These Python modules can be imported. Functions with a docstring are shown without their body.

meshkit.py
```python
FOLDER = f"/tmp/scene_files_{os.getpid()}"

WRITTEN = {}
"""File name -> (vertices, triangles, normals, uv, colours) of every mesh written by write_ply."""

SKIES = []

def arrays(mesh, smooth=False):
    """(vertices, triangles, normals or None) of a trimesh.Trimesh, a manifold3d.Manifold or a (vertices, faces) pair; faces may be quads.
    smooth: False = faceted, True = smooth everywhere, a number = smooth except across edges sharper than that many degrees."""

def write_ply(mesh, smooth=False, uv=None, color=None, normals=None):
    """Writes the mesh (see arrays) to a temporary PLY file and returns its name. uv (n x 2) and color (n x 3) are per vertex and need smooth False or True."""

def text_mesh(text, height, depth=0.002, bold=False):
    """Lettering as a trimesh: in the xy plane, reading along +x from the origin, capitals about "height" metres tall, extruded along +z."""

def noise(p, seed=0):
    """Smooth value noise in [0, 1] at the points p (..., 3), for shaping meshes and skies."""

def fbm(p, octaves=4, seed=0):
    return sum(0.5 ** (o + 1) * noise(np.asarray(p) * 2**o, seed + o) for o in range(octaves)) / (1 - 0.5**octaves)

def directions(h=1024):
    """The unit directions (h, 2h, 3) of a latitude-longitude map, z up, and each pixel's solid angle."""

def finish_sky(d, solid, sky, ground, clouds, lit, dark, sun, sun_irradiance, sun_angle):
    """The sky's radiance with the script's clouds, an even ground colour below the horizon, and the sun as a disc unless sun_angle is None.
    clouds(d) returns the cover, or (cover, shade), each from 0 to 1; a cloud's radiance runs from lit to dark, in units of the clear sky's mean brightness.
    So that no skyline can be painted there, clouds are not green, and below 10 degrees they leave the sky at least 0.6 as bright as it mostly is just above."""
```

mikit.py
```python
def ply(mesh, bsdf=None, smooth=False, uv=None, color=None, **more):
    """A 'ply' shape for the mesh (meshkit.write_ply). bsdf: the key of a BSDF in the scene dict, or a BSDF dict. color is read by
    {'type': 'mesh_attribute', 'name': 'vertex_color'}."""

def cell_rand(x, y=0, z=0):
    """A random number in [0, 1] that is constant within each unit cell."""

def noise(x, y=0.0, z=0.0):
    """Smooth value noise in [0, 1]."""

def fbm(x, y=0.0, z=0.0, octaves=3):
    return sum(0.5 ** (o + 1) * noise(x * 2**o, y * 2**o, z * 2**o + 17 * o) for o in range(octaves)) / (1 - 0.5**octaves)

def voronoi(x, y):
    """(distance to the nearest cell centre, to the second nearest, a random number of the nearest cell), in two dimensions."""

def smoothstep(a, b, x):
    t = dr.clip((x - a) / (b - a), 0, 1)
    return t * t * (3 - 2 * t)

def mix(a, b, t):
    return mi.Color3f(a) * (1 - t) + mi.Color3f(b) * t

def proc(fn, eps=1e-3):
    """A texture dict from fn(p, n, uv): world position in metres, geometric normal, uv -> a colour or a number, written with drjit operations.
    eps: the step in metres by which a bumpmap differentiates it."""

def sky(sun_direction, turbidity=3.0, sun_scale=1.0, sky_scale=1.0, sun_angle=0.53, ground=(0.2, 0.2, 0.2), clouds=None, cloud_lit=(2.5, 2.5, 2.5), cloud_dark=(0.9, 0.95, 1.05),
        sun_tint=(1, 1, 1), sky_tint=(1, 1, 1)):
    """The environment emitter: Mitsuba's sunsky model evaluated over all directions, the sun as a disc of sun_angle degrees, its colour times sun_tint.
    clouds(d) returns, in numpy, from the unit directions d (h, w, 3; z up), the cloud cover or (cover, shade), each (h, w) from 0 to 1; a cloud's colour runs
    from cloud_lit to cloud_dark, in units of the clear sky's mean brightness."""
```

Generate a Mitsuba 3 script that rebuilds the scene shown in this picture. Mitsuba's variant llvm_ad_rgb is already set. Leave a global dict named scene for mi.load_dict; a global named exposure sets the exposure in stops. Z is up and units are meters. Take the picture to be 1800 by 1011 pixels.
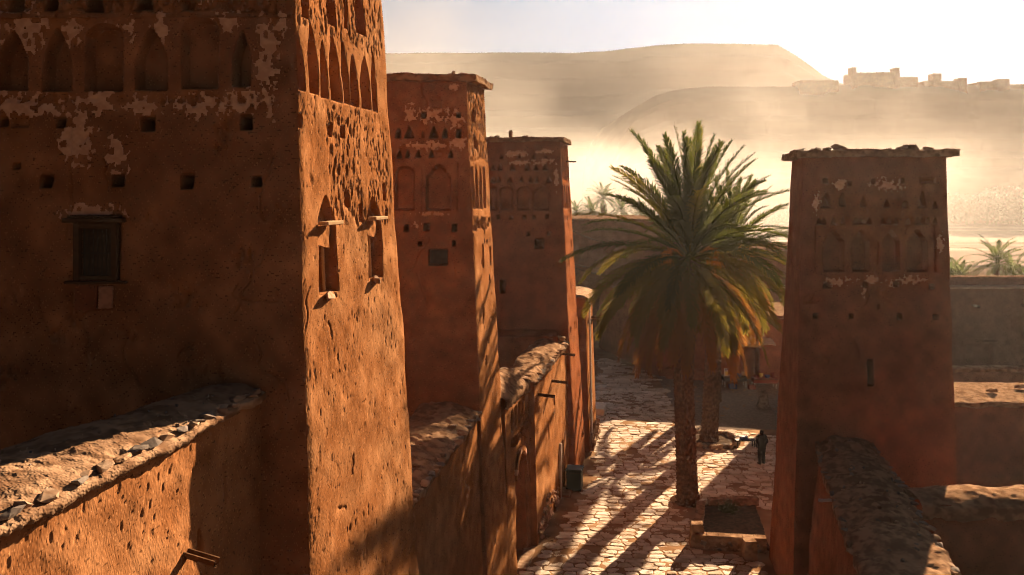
import math
import numpy as np, trimesh, drjit as dr, mitsuba as mi
import mikit, meshkit
from mikit import noise, fbm, smoothstep, mix, proc
from scipy.spatial import Voronoi, ConvexHull
from shapely.geometry import Polygon, Point, box as sbox

scene, labels = {}, {}
T = mi.ScalarTransform4f

# ------------------------------------------------------------------ camera, sky, haze, exposure
EYE = 14.5
scene['camera'] = {'type': 'perspective', 'fov': 61.93, 'fov_axis': 'x', 'near_clip': 0.1, 'far_clip': 4000.0,
                   'principal_point_offset_y': 0.1736,
                   'to_world': T().look_at(origin=[0, 0, EYE], target=[0, 1, EYE], up=[0, 0, 1]),
                   'medium': {'type': 'ref', 'id': 'haze_medium'}}
SUN_AZ, SUN_EL = math.radians(30.0), math.radians(20.0)
SUN = np.array([math.sin(SUN_AZ) * math.cos(SUN_EL), math.cos(SUN_AZ) * math.cos(SUN_EL), math.sin(SUN_EL)])
def veil(d):
    """Thin high cloud, brightest towards the sun as cirrus is."""
    a = np.degrees(np.arccos(np.clip(d @ SUN, -1, 1)))
    t = np.clip((64 - a) / 46, 0, 1)
    n = meshkit.fbm(d * np.array([3.0, 3.0, 9.0]), 4, 7)
    return np.clip(t * t * (3 - 2 * t) * (0.65 + 0.5 * n), 0, 1)
scene['sky_light'] = mikit.sky(SUN.tolist(), turbidity=5.0, sun_scale=4.6, sky_scale=0.06, sun_tint=(0.97, 0.98, 1.12), sky_tint=(0.6, 0.95, 1.5), ground=(0.14, 0.1, 0.06),
                                clouds=veil, cloud_lit=(14.5, 20.0, 27.0), cloud_dark=(2, 2, 2))
exposure = 2.38
HAZE = 0.00013
scene['haze_medium'] = {'type': 'homogeneous', 'albedo': {'type': 'rgb', 'value': [0.975, 0.955, 0.93]}, 'sigma_t': HAZE,
                        'phase': {'type': 'hg', 'g': 0.62}}

# ------------------------------------------------------------------ materials
def two(b): return {'type': 'twosided', 'bsdf': b}
def rgb(*c): return {'type': 'rgb', 'value': list(c)}
def bumped(fn, bsdf, eps=0.004): return two({'type': 'bumpmap', 'tex': proc(fn, eps), 'scale': 1.0, 'bsdf': bsdf})
def diffuse(fn): return {'type': 'diffuse', 'reflectance': proc(fn)}

def adobe_color(base, worn):
    def fn(p, n, uv):
        a = fbm(p.x * 0.45, p.y * 0.45, p.z * 0.6, 3)
        b = fbm(p.x * 3.1, p.y * 3.1, p.z * 2.2, 3)
        run = noise(p.x * 2.2 + 7, p.y * 2.2, p.z * 0.35)
        straw = noise(p.x * 55, p.y * 55, p.z * 26)
        c = mix(base, worn, smoothstep(0.35, 0.75, 0.55 * a + 0.45 * b))
        lift = noise(p.x * 0.5, p.y * 0.5, p.z * 2.6 + 0.6 * a)
        grit = noise(p.x * 31 + 5, p.y * 31, p.z * 29)
        c = c * (0.68 + 0.64 * b) * (0.86 + 0.22 * run) * (0.86 + 0.26 * lift)
        c = c * (1 - 0.55 * smoothstep(0.74, 0.88, grit))
        return mix(c, mi.Color3f(worn) * 1.5, 0.6 * smoothstep(0.72, 0.9, straw))
    return fn
def adobe_bump(p, n, uv):
    return 0.005 * fbm(p.x * 16, p.y * 16, p.z * 7, 3) + 0.0045 * noise(p.x * 58, p.y * 58, p.z * 21) 
def earth_bump(p, n, uv):
    return 0.02 * fbm(p.x * 11, p.y * 11, p.z * 11, 3) + 0.01 * noise(p.x * 45, p.y * 45, p.z * 45)
def soft_bump(p, n, uv):
    return 0.012 * fbm(p.x * 10, p.y * 10, p.z * 10, 3)
def speckle(base, other, f=6.0):
    def fn(p, n, uv):
        b = fbm(p.x * f, p.y * f, p.z * f, 3)
        return mix(base, other, smoothstep(0.3, 0.72, b))
    return fn

ADOBE, ADOBE_WORN = (0.216, 0.084, 0.03), (0.285, 0.134, 0.058)
scene['adobe'] = bumped(adobe_bump, diffuse(adobe_color(ADOBE, ADOBE_WORN)))
scene['adobe_red'] = bumped(adobe_bump, diffuse(adobe_color((0.205, 0.068, 0.027), (0.25, 0.09, 0.038))))
scene['adobe_grey'] = bumped(soft_bump, diffuse(adobe_color((0.2, 0.1, 0.062), (0.24, 0.13, 0.085))))
scene['lime_plaster'] = bumped(soft_bump, diffuse(speckle((0.45, 0.26, 0.18), (0.55, 0.36, 0.26), 9)))
scene['roof_earth'] = bumped(earth_bump, diffuse(speckle((0.15, 0.082, 0.045), (0.3, 0.185, 0.11), 5)))
scene['street_dirt'] = bumped(soft_bump, diffuse(speckle((0.22, 0.12, 0.06), (0.3, 0.18, 0.1), 1.3)))
scene['gravel'] = bumped(earth_bump, diffuse(speckle((0.16, 0.115, 0.09), (0.22, 0.17, 0.14), 9)))
scene['valley_ground'] = two(diffuse(speckle((0.1, 0.065, 0.04), (0.15, 0.1, 0.06), 0.3)))
for i, (a, b) in enumerate((((0.5, 0.4, 0.31), (0.64, 0.53, 0.42)), ((0.38, 0.29, 0.21), (0.54, 0.43, 0.33)), ((0.6, 0.51, 0.41), (0.7, 0.61, 0.51)))):
    scene[f'paving_{i}'] = bumped(soft_bump, diffuse(speckle(a, b, 5)))
scene['slate'] = bumped(soft_bump, diffuse(speckle((0.115, 0.09, 0.075), (0.2, 0.165, 0.135), 7)))
scene['warm_stone'] = bumped(soft_bump, diffuse(speckle((0.25, 0.15, 0.09), (0.36, 0.25, 0.17), 7)))
scene['old_wood'] = two(diffuse(lambda p, n, uv: mix((0.045, 0.024, 0.013), (0.1, 0.055, 0.03), fbm(p.x * 14, p.y * 14, p.z * 14, 3))))
scene['pale_wood'] = two(diffuse(lambda p, n, uv: mix((0.3, 0.19, 0.1), (0.45, 0.31, 0.19), fbm(p.x * 14, p.y * 14, p.z * 14, 3))))
scene['iron'] = two({'type': 'principled', 'base_color': rgb(0.05, 0.045, 0.04), 'roughness': 0.6, 'metallic': 0.6})
scene['pale_metal'] = two({'type': 'principled', 'base_color': rgb(0.6, 0.6, 0.6), 'roughness': 0.4, 'metallic': 0.7})
scene['pink_plaster'] = bumped(soft_bump, diffuse(speckle((0.28, 0.14, 0.085), (0.36, 0.19, 0.12), 12)))
scene['white_plaster'] = two(diffuse(speckle((0.42, 0.33, 0.25), (0.55, 0.45, 0.36), 4)))
scene['dark_door'] = two(diffuse(speckle((0.05, 0.035, 0.025), (0.09, 0.06, 0.04), 9)))
scene['palm_bark'] = two(diffuse(speckle((0.08, 0.042, 0.022), (0.17, 0.095, 0.05), 8)))
def leaf(c, t, k=0.9):
    return {'type': 'principledthin', 'base_color': rgb(*c), 'roughness': 0.6, 'diff_trans': 1.3 * k, 'spec_trans': 0.0, 'eta': 1.4} if t else two({'type': 'diffuse', 'reflectance': rgb(*c)})
scene['palm_green'] = leaf((0.05, 0.056, 0.009), True, 0.95)
scene['palm_olive'] = leaf((0.13, 0.1, 0.014), True, 1.0)
scene['palm_dry'] = leaf((0.25, 0.11, 0.022), True, 1.0)
scene['palm_far'] = leaf((0.09, 0.11, 0.035), True, 0.8)
scene['date_stalk'] = two({'type': 'diffuse', 'reflectance': rgb(0.5, 0.2, 0.03)})
scene['shrub'] = leaf((0.09, 0.1, 0.04), True, 0.8)
scene['dry_brush'] = leaf((0.3, 0.21, 0.1), True, 0.7)
scene['hill_rock'] = two(diffuse(lambda p, n, uv: mix((0.3, 0.185, 0.115), (0.42, 0.28, 0.18), fbm(p.x * 0.03, p.y * 0.03, p.z * 0.16, 4))))
scene['mesa_rock'] = two(diffuse(lambda p, n, uv: mix((0.3, 0.2, 0.13), (0.4, 0.28, 0.19), fbm(p.x * 0.008, p.y * 0.008, p.z * 0.09, 4))))
scene['river_gravel'] = bumped(lambda p, n, uv: 0.5 * fbm(p.x * 0.05, p.y * 0.25, 0.0, 3), {'type': 'diffuse', 'reflectance': proc(lambda p, n, uv: mix((0.22, 0.16, 0.12), (0.4, 0.32, 0.25), smoothstep(0.35, 0.65, fbm(p.x * 0.02, p.y * 0.09, 0.0, 4))))}, 0.05)
scene['cloth_dark'] = two({'type': 'diffuse', 'reflectance': rgb(0.025, 0.024, 0.026)})
scene['skin'] = two({'type': 'diffuse', 'reflectance': rgb(0.3, 0.17, 0.11)})
for k, c in dict(teal_paint=(0.012, 0.03, 0.032), blue_paint=(0.03, 0.06, 0.22), red_paint=(0.16, 0.03, 0.02), white_paint=(0.55, 0.55, 0.55), yellow_paint=(0.7, 0.55, 0.15), black_cable=(0.02, 0.02, 0.02), light_cable=(0.06, 0.05, 0.045)).items():
    scene[k] = two({'type': 'principled', 'base_color': rgb(*c), 'roughness': 0.5} if 'cable' not in k else {'type': 'diffuse', 'reflectance': rgb(*c)})

# ------------------------------------------------------------------ names
def numbered(key):
    if key not in scene and key not in labels: return key
    i = 1
    while f'{key}_{i:03d}' in scene or f'{key}_{i:03d}' in labels: i += 1
    return f'{key}_{i:03d}'
def thing(name, label, cat, group=None, kind=None):
    k = numbered(name)
    labels[k] = {'label': label, 'category': cat}
    if group: labels[k]['group'] = group
    if kind: labels[k]['kind'] = kind
    return k
_count = {}
def part(parent, name, mesh, bsdf, smooth=False, label=None, kind=None):
    base = f'{parent}__{name}'
    i = _count.get(base, 0); _count[base] = i + 1
    k = base if i == 0 else f'{base}_{i:03d}'
    scene[k] = mikit.ply(mesh, bsdf, smooth) if not (isinstance(mesh, dict)) else {**mesh, 'bsdf': {'type': 'ref', 'id': bsdf}}
    if label or kind:
        labels[k] = {}
        if label: labels[k]['label'] = label
        if kind: labels[k]['kind'] = kind
    return k
def struct(name, mesh, bsdf, label, smooth=False):
    scene[name] = mikit.ply(mesh, bsdf, smooth)
    labels[name] = {'label': label, 'category': name.replace('_', ' '), 'kind': 'structure'}

# ------------------------------------------------------------------ mesh helpers
A = np.array
def grid_faces(nv, nu, flip=False):
    i = np.arange(nv - 1)[:, None] * nu + np.arange(nu - 1)[None]
    q = np.stack([i, i + 1, i + nu + 1, i + nu], -1).reshape(-1, 4)
    if flip: q = q[:, ::-1]
    return np.vstack([q[:, [0, 1, 2]], q[:, [0, 2, 3]]])
def merge(parts):
    vs, fs, at = [], [], 0
    for v, f in parts:
        v, f = np.asarray(v, float), np.asarray(f, int)
        if f.shape[1] == 4: f = np.vstack([f[:, [0, 1, 2]], f[:, [0, 2, 3]]])
        vs.append(v); fs.append(f + at); at += len(v)
    return np.vstack(vs), np.vstack(fs)
def n3(P, f, seed=0):
    return np.stack([meshkit.noise(np.asarray(P) * f + 31.7 * k, seed + k) - 0.5 for k in range(3)], -1)
def fb(P, f, o=3, seed=0):
    return meshkit.fbm(np.asarray(P) * np.asarray(f), o, seed) - 0.5
def sm(a, b, x):
    t = np.clip((x - a) / (b - a), 0, 1); return t * t * (3 - 2 * t)

def niche_depth(X, Z, feats, soft):
    """How far a facade is cut in at (X, Z): the deepest of its niches and holes."""
    out = np.zeros_like(X)
    for x0, x1, z0, z1, style, dp in feats:
        pad = 0.1
        m = (X > x0 - pad) & (X < x1 + pad) & (Z > z0 - pad) & (Z < z1 + pad)
        if not m.any(): continue
        x, z = X[m], Z[m]
        c, hw, h = (x0 + x1) / 2, (x1 - x0) / 2, z1 - z0
        t = np.clip((z - z0) / h, 0, 1)
        if style == 'point': w = hw * np.where(t < 0.45, 1, 1 - 0.92 * ((t - 0.45) / 0.55) ** 1.5)
        elif style == 'point2': w = hw * np.where(t < 0.72, 1, 1 - 0.95 * ((np.maximum(t, 0.72) - 0.72) / 0.28) ** 1.6)
        elif style == 'round':
            s = 1 - min(0.9, 0.8 * hw / h)
            w = hw * np.sqrt(np.clip(1 - (np.maximum(t - s, 0) / (1 - s)) ** 2, 0.001, 1))
        elif style == 'step':
            w = hw * np.where(t < 0.74, 1, np.where(t < 0.82, 0.8, np.where(t < 0.9, 0.55, np.where(t < 0.965, 0.3, 0.12))))
        elif style == 'tri': w = hw * (1 - t)
        else: w = hw
        inside = np.minimum(np.minimum(w - abs(x - c), z - z0), z1 - z)
        d = dp * np.clip(inside / soft + 0.35, 0, 1)
        out[m] = np.maximum(out[m], d)
    return out

def cracks(n, x0, x1, z0, z1, seed, length=1.2):
    """Wandering, mostly upright hairline cracks as polylines of (x, z)."""
    g, out = np.random.default_rng(seed), []
    for _ in range(n):
        p, a, pts = A([g.uniform(x0, x1), g.uniform(z0, z1)]), -math.pi / 2 + g.normal(scale=.35), []
        k = int(length * g.uniform(.4, 1.3) / .09)
        for _i in range(k):
            pts.append(p); a += g.normal(scale=.55); a = -math.pi / 2 + (a + math.pi / 2) * .8
            p = p + .09 * A([math.cos(a), math.sin(a)])
        out.append(A(pts))
    return out
def crack_depth(X, Z, lines, w, dp):
    out = np.zeros_like(X)
    for p in lines:
        if len(p) < 2: continue
        lo, hi = p.min(0) - .1, p.max(0) + .1
        m = (X > lo[0]) & (X < hi[0]) & (Z > lo[1]) & (Z < hi[1])
        if not m.any(): continue
        x, z = X[m][:, None], Z[m][:, None]
        a, d = p[:-1], np.diff(p, axis=0)
        t = np.clip(((x - a[:, 0]) * d[:, 0] + (z - a[:, 1]) * d[:, 1]) / ((d ** 2).sum(1) + 1e-9), 0, 1)
        q = np.sqrt((x - a[:, 0] - t * d[:, 0]) ** 2 + (z - a[:, 1] - t * d[:, 1]) ** 2).min(1)
        out[m] = np.maximum(out[m], dp * np.clip(1.4 - q / w, 0, 1))
    return out

def face(BL, BR, TR, TL, du, feats=(), axis=0, zfine=None, center=None, rough=1.0, pits=0.0, erode=None, soft=None, plaster=None, seed=0, crack=()):
    """One earthen wall face from its four corners (seen from outside), cut and weathered as a displaced sheet. Returns (wall mesh, plaster mesh or None)."""
    BL, BR, TR, TL = (A(q, float) for q in (BL, BR, TR, TL))
    wid = (np.linalg.norm(BR - BL) + np.linalg.norm(TR - TL)) / 2
    z0, z1 = min(BL[2], BR[2]), max(TL[2], TR[2])
    if zfine:
        a, b = zfine
        rows = np.concatenate([np.linspace(z0, a, max(2, int((a - z0) / 0.25)))[:-1] if a > z0 else [], np.linspace(a, b, max(2, int((b - a) / du))), np.linspace(b, z1, max(2, int((z1 - b) / 0.25)))[1:] if b < z1 else []])
    else: rows = np.linspace(z0, z1, max(2, int((z1 - z0) / du)))
    v = ((rows - z0) / (z1 - z0))[:, None, None]
    nu = max(2, int(wid / du) + 1)
    u = np.linspace(0, 1, nu)[None, :, None]
    P = (BL * (1 - u) + BR * u) * (1 - v) + (TL * (1 - u) + TR * u) * v
    N = np.cross(BR - BL, TL - BL); N /= np.linalg.norm(N)
    s = rough * (0.09 * fb(P, 0.8, 2, 1) + 0.022 * fb(P, (4, 4, 3), 3, 5))
    if pits:
        w = meshkit.fbm(P * A([17, 17, 5.5]), 3, 11)
        k = meshkit.fbm(P * A([1.1, 1.1, .8]), 2, 19)
        s = s - pits * 0.01 * sm(0.66, 0.76, w + .3 * (k - .5)) - pits * 0.006 * meshkit.fbm(P * A([24, 24, 8]), 2, 3)
    X, Z = P[..., axis], P[..., 2]
    jit = min(0.05, 0.6 * du) * n3(P, 6.0, 40)
    d = niche_depth(X + jit[..., 0], Z + jit[..., 1], feats, soft or 1.3 * du) if len(feats) else np.zeros_like(X)
    if erode is not None: d = d + erode(X, Z, P)
    if len(crack): d = d + crack_depth(X, Z, crack, .6 * du, .03)
    e = np.clip(1 - np.minimum(u[..., 0], 1 - u[..., 0]) * wid / 0.2, 0, 1)
    d = d * (1 - e ** 2)
    if center is not None:
        c = A([*center, 0.0])
        D = P - c; D[..., 2] = 0; D /= np.linalg.norm(D, axis=-1, keepdims=True) + 1e-9
        s = s - 0.03 * e ** 2
        V = P + (N * (1 - e[..., None]) + D * e[..., None]) * s[..., None] - N * d[..., None]
    else: V = P + N * (s * (1 - e) - d)[..., None]
    F = grid_faces(len(rows), nu)
    flakes = None
    if plaster is not None:
        m = plaster(X, Z, P) & (d < 0.05)
        q = (m[:-1, :-1] & m[1:, :-1] & m[:-1, 1:] & m[1:, 1:]).reshape(-1)
        if q.any():
            fq = F[np.concatenate([q, q])]
            W = (V + N * 0.011).reshape(-1, 3)
            used = np.unique(fq); re = np.zeros(len(W), int); re[used] = np.arange(len(used))
            flakes = (W[used], re[fq])
    return (V.reshape(-1, 3), F), flakes

def hexa(bottom, top, res, amp=0.03, f=2.5, seed=0, amp2=0.0):
    """A rough block from four bottom and four top corners (counter-clockwise from above)."""
    b, t = np.asarray(bottom, float), np.asarray(top, float)
    m = trimesh.creation.box((1, 1, 1))
    C = m.vertices
    idx = {(-1, -1): 0, (1, -1): 1, (1, 1): 2, (-1, 1): 3}
    V = np.array([(t if z > 0 else b)[idx[(int(np.sign(x)), int(np.sign(y)))]] for x, y, z in C])
    m = trimesh.Trimesh(V, m.faces, process=False)
    if res:
        v, fc = trimesh.remesh.subdivide_to_size(m.vertices, m.faces, res, max_iter=14)
        m = trimesh.Trimesh(v, fc, process=True)
        m.merge_vertices()
    v = np.array(m.vertices)
    if amp: v = v + 2 * amp * n3(v, f, seed) + 2 * amp2 * n3(v, f * 4, seed + 9)
    return v, np.array(m.faces)
def box(x0, x1, y0, y1, z0, z1, res=None, amp=0.0, f=2.5, seed=0, rot=0.0, at=(0, 0, 0)):
    q = A([[x0, y0], [x1, y0], [x1, y1], [x0, y1]], float)
    c, s = math.cos(rot), math.sin(rot)
    q = q @ A([[c, s], [-s, c]]) + A(at[:2])
    return hexa(np.c_[q, np.full(4, z0 + at[2])], np.c_[q, np.full(4, z1 + at[2])], res, amp, f, seed)
def cham(x0, x1, y0, y1, z0, z1, c=0.01, rot=0.0, at=(0, 0, 0)):
    """A box with chamfered edges."""
    pts = []
    for x, sx in ((x0, 1), (x1, -1)):
        for y, sy in ((y0, 1), (y1, -1)):
            for z, sz in ((z0, 1), (z1, -1)):
                pts += [(x + sx * c, y + sy * c, z), (x + sx * c, y, z + sz * c), (x, y + sy * c, z + sz * c)]
    p = A(pts); cs, sn = math.cos(rot), math.sin(rot)
    p = np.c_[p[:, 0] * cs - p[:, 1] * sn, p[:, 0] * sn + p[:, 1] * cs, p[:, 2]] + A(at)
    h = trimesh.Trimesh(p, process=False).convex_hull
    return np.array(h.vertices), np.array(h.faces)
def tube(pts, rad, sides=7, cap=True):
    p = np.asarray(pts, float); r = np.broadcast_to(rad, (len(p),))
    t = np.gradient(p, axis=0); t /= np.linalg.norm(t, axis=1, keepdims=True) + 1e-12
    a = np.cross(t, np.where(abs(t[:, 2:]) < 0.9, [0, 0, 1.0], [1.0, 0, 0])); a /= np.linalg.norm(a, axis=1, keepdims=True)
    b = np.cross(t, a); g = np.arange(sides) * 2 * math.pi / sides
    V = (p[:, None] + r[:, None, None] * (np.cos(g)[None, :, None] * a[:, None] + np.sin(g)[None, :, None] * b[:, None])).reshape(-1, 3)
    i, j = np.meshgrid(np.arange(len(p) - 1), np.arange(sides), indexing='ij')
    q = np.stack([i * sides + j, i * sides + (j + 1) % sides, (i + 1) * sides + (j + 1) % sides, (i + 1) * sides + j], -1).reshape(-1, 4)
    F = np.vstack([q[:, [0, 1, 2]], q[:, [0, 2, 3]]])
    if cap:
        V = np.vstack([V, p[:1], p[-1:]]); n = len(V)
        k = np.arange(sides); o = (len(p) - 1) * sides
        F = np.vstack([F, np.c_[(k + 1) % sides, k, np.full(sides, n - 2)], np.c_[o + k, o + (k + 1) % sides, np.full(sides, n - 1)]])
    return V, F
def stone(rng, c, size, rot=0.0, n=14, flat=0.75):
    """An irregular angular stone, flattened like broken slab stone."""
    p = rng.normal(size=(n, 3)); p /= np.linalg.norm(p, axis=1, keepdims=True)
    p = np.sign(p) * abs(p) ** flat * A(size) * 0.5 * rng.uniform(0.85, 1.15, (n, 1))
    cs, sn = math.cos(rot), math.sin(rot)
    tilt = rng.normal(scale=0.1)
    p = np.c_[p[:, 0] * cs - p[:, 1] * sn, p[:, 0] * sn + p[:, 1] * cs, p[:, 2] + tilt * p[:, 0]] + A(c)
    h = trimesh.Trimesh(p, process=False).convex_hull
    return np.array(h.vertices), np.array(h.faces)
def mound(left, right, res=0.12, crown=0.25, over=0.07, thick=0.16, rough=0.12, seed=0):
    """The rounded, crumbling earth top of a wall between its left and right edge lines (lists of x, y, z)."""
    L, R = np.asarray(left, float), np.asarray(right, float)
    def resample(p, n):
        s = np.r_[0, np.cumsum(np.linalg.norm(np.diff(p, axis=0), axis=1))]
        return np.stack([np.interp(np.linspace(0, s[-1], n), s, p[:, k]) for k in range(3)], 1)
    n = max(4, int(np.linalg.norm(np.diff(L, axis=0), axis=1).sum() / res))
    L, R = resample(L, n), resample(R, n)
    wid = np.linalg.norm(R - L, axis=1).mean(); m = max(6, int(wid / res))
    t = np.linspace(0, 1, m)
    side = (R - L) / np.linalg.norm(R - L, axis=1, keepdims=True)
    L, R = L - side * over, R + side * over
    top = L[:, None] * (1 - t[None, :, None]) + R[:, None] * t[None, :, None]
    top[..., 2] += crown * (1 - abs(2 * t - 1) ** 2.2)[None]
    w = 1 + 0 * t[None]
    top[..., 2] += rough * (fb(top, 1.1, 4, seed) * 1.3 + 0.35 * fb(top, 7.0, 2, seed + 3)) * w + 0.05 * fb(top, 13.0, 2, seed + 4)
    top[:, :, :2] += 0.5 * rough * n3(top, 2.3, seed + 7)[..., :2]
    lo_l, lo_r = top[:, :1].copy(), top[:, -1:].copy()
    lo_l[..., 2] -= thick * (1 + 0.8 * fb(lo_l, 2.0, 2, seed)); lo_r[..., 2] -= thick * (1 + 0.8 * fb(lo_r, 2.0, 2, seed))
    un_l, un_r = lo_l + side[:, None] * (over + 0.05), lo_r - side[:, None] * (over + 0.05)
    G = np.concatenate([un_l, lo_l, top, lo_r, un_r], axis=1)
    F = grid_faces(n, G.shape[1], True)
    return (G.reshape(-1, 3), F), (L, R)

# ------------------------------------------------------------------ facade survey: x (or y along the street) from, to, z from, to, outline, depth; metres
T1F = [(-8.85, -8.33, 16.19, 17.19, 'point', 0.352), (-8.07, -7.59, 16.17, 17.23, 'point', 0.352), (-7.34, -6.7, 16.17, 17.32, 'round', 0.32), (-6.47, -5.93, 16.19, 17.24, 'point', 0.32), (-5.67, -5.06, 16.21, 17.43, 'round', 0.288), (-4.8, -4.5, 16.25, 17.19, 'point', 0.384), (-8.68, -8.45, 17.55, 17.98, 'rect', 0.44), (-8.06, -7.87, 17.57, 17.98, 'rect', 0.44), (-7.35, -7.08, 17.55, 17.98, 'point', 0.48), (-6.46, -6.23, 17.57, 17.94, 'rect', 0.44), (-5.68, -5.49, 17.57, 17.93, 'rect', 0.18), (-6.34, -6.13, 15.48, 15.71, 'rect', 0.77), (-4.66, -4.47, 15.51, 15.74, 'rect', 0.77), (-7.8, -7.66, 15.54, 15.69, 'rect', 0.66), (-8.76, -8.64, 15.56, 15.69, 'rect', 0.66), (-8.58, -8.29, 15.54, 15.73, 'rect', 0.08), (-8.07, -7.87, 14.51, 14.71, 'rect', 0.77), (-6.83, -6.64, 14.53, 14.71, 'rect', 0.77), (-5.66, -5.46, 14.49, 14.72, 'rect', 0.77), (-4.45, -4.3, 14.53, 14.69, 'rect', 0.77), (-8.55, -8.43, 14.83, 14.92, 'rect', 0.15), (-7.46, -6.7, 12.93, 13.88, 'rect', 0.3), (-7.41, -6.78, 12.42, 12.84, 'rect', 0.02)]
T1S = [(14.49, 14.86, 16.2, 17.22, 'point', 0.3), (15.06, 15.41, 16.19, 17.4, 'point', 0.3), (15.53, 15.79, 16.16, 17.18, 'point', 0.28), (15.92, 16.34, 16.15, 17.36, 'point', 0.3), (16.45, 16.71, 16.14, 17.33, 'point', 0.12), (16.78, 17.17, 16.14, 17.12, 'point', 0.28), (17.33, 17.82, 16.14, 17.18, 'point', 0.3), (17.93, 18.19, 16.12, 17.34, 'point', 0.14), (14.49, 14.65, 17.42, 17.9, 'rect', 0.2), (14.95, 15.2, 17.52, 17.97, 'point', 0.2), (15.98, 16.33, 17.6, 18.21, 'point', 0.2), (16.74, 16.88, 17.64, 18.36, 'point', 0.15), (17.28, 17.74, 17.66, 18.53, 'point', 0.2), (14.56, 14.73, 15.55, 15.77, 'rect', 0.2), (15.79, 15.92, 15.45, 15.69, 'rect', 0.14), (16.28, 16.44, 15.46, 15.68, 'rect', 0.14), (16.44, 16.61, 14.13, 14.43, 'rect', 0.15), (18.3, 18.44, 14.23, 14.58, 'rect', 0.2), (16.99, 17.17, 13.81, 14.15, 'rect', 0.08), (18.42, 18.52, 13.85, 14.03, 'rect', 0.15)]
T1W = [(15.17, 15.9, 12.59, 14.34, 'point2', 0.16), (15.22, 15.87, 12.61, 13.44, 'rect', 0.45), (17.33, 18.05, 12.62, 14.3, 'point2', 0.16), (17.36, 17.99, 12.64, 13.49, 'rect', 0.45)]
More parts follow.
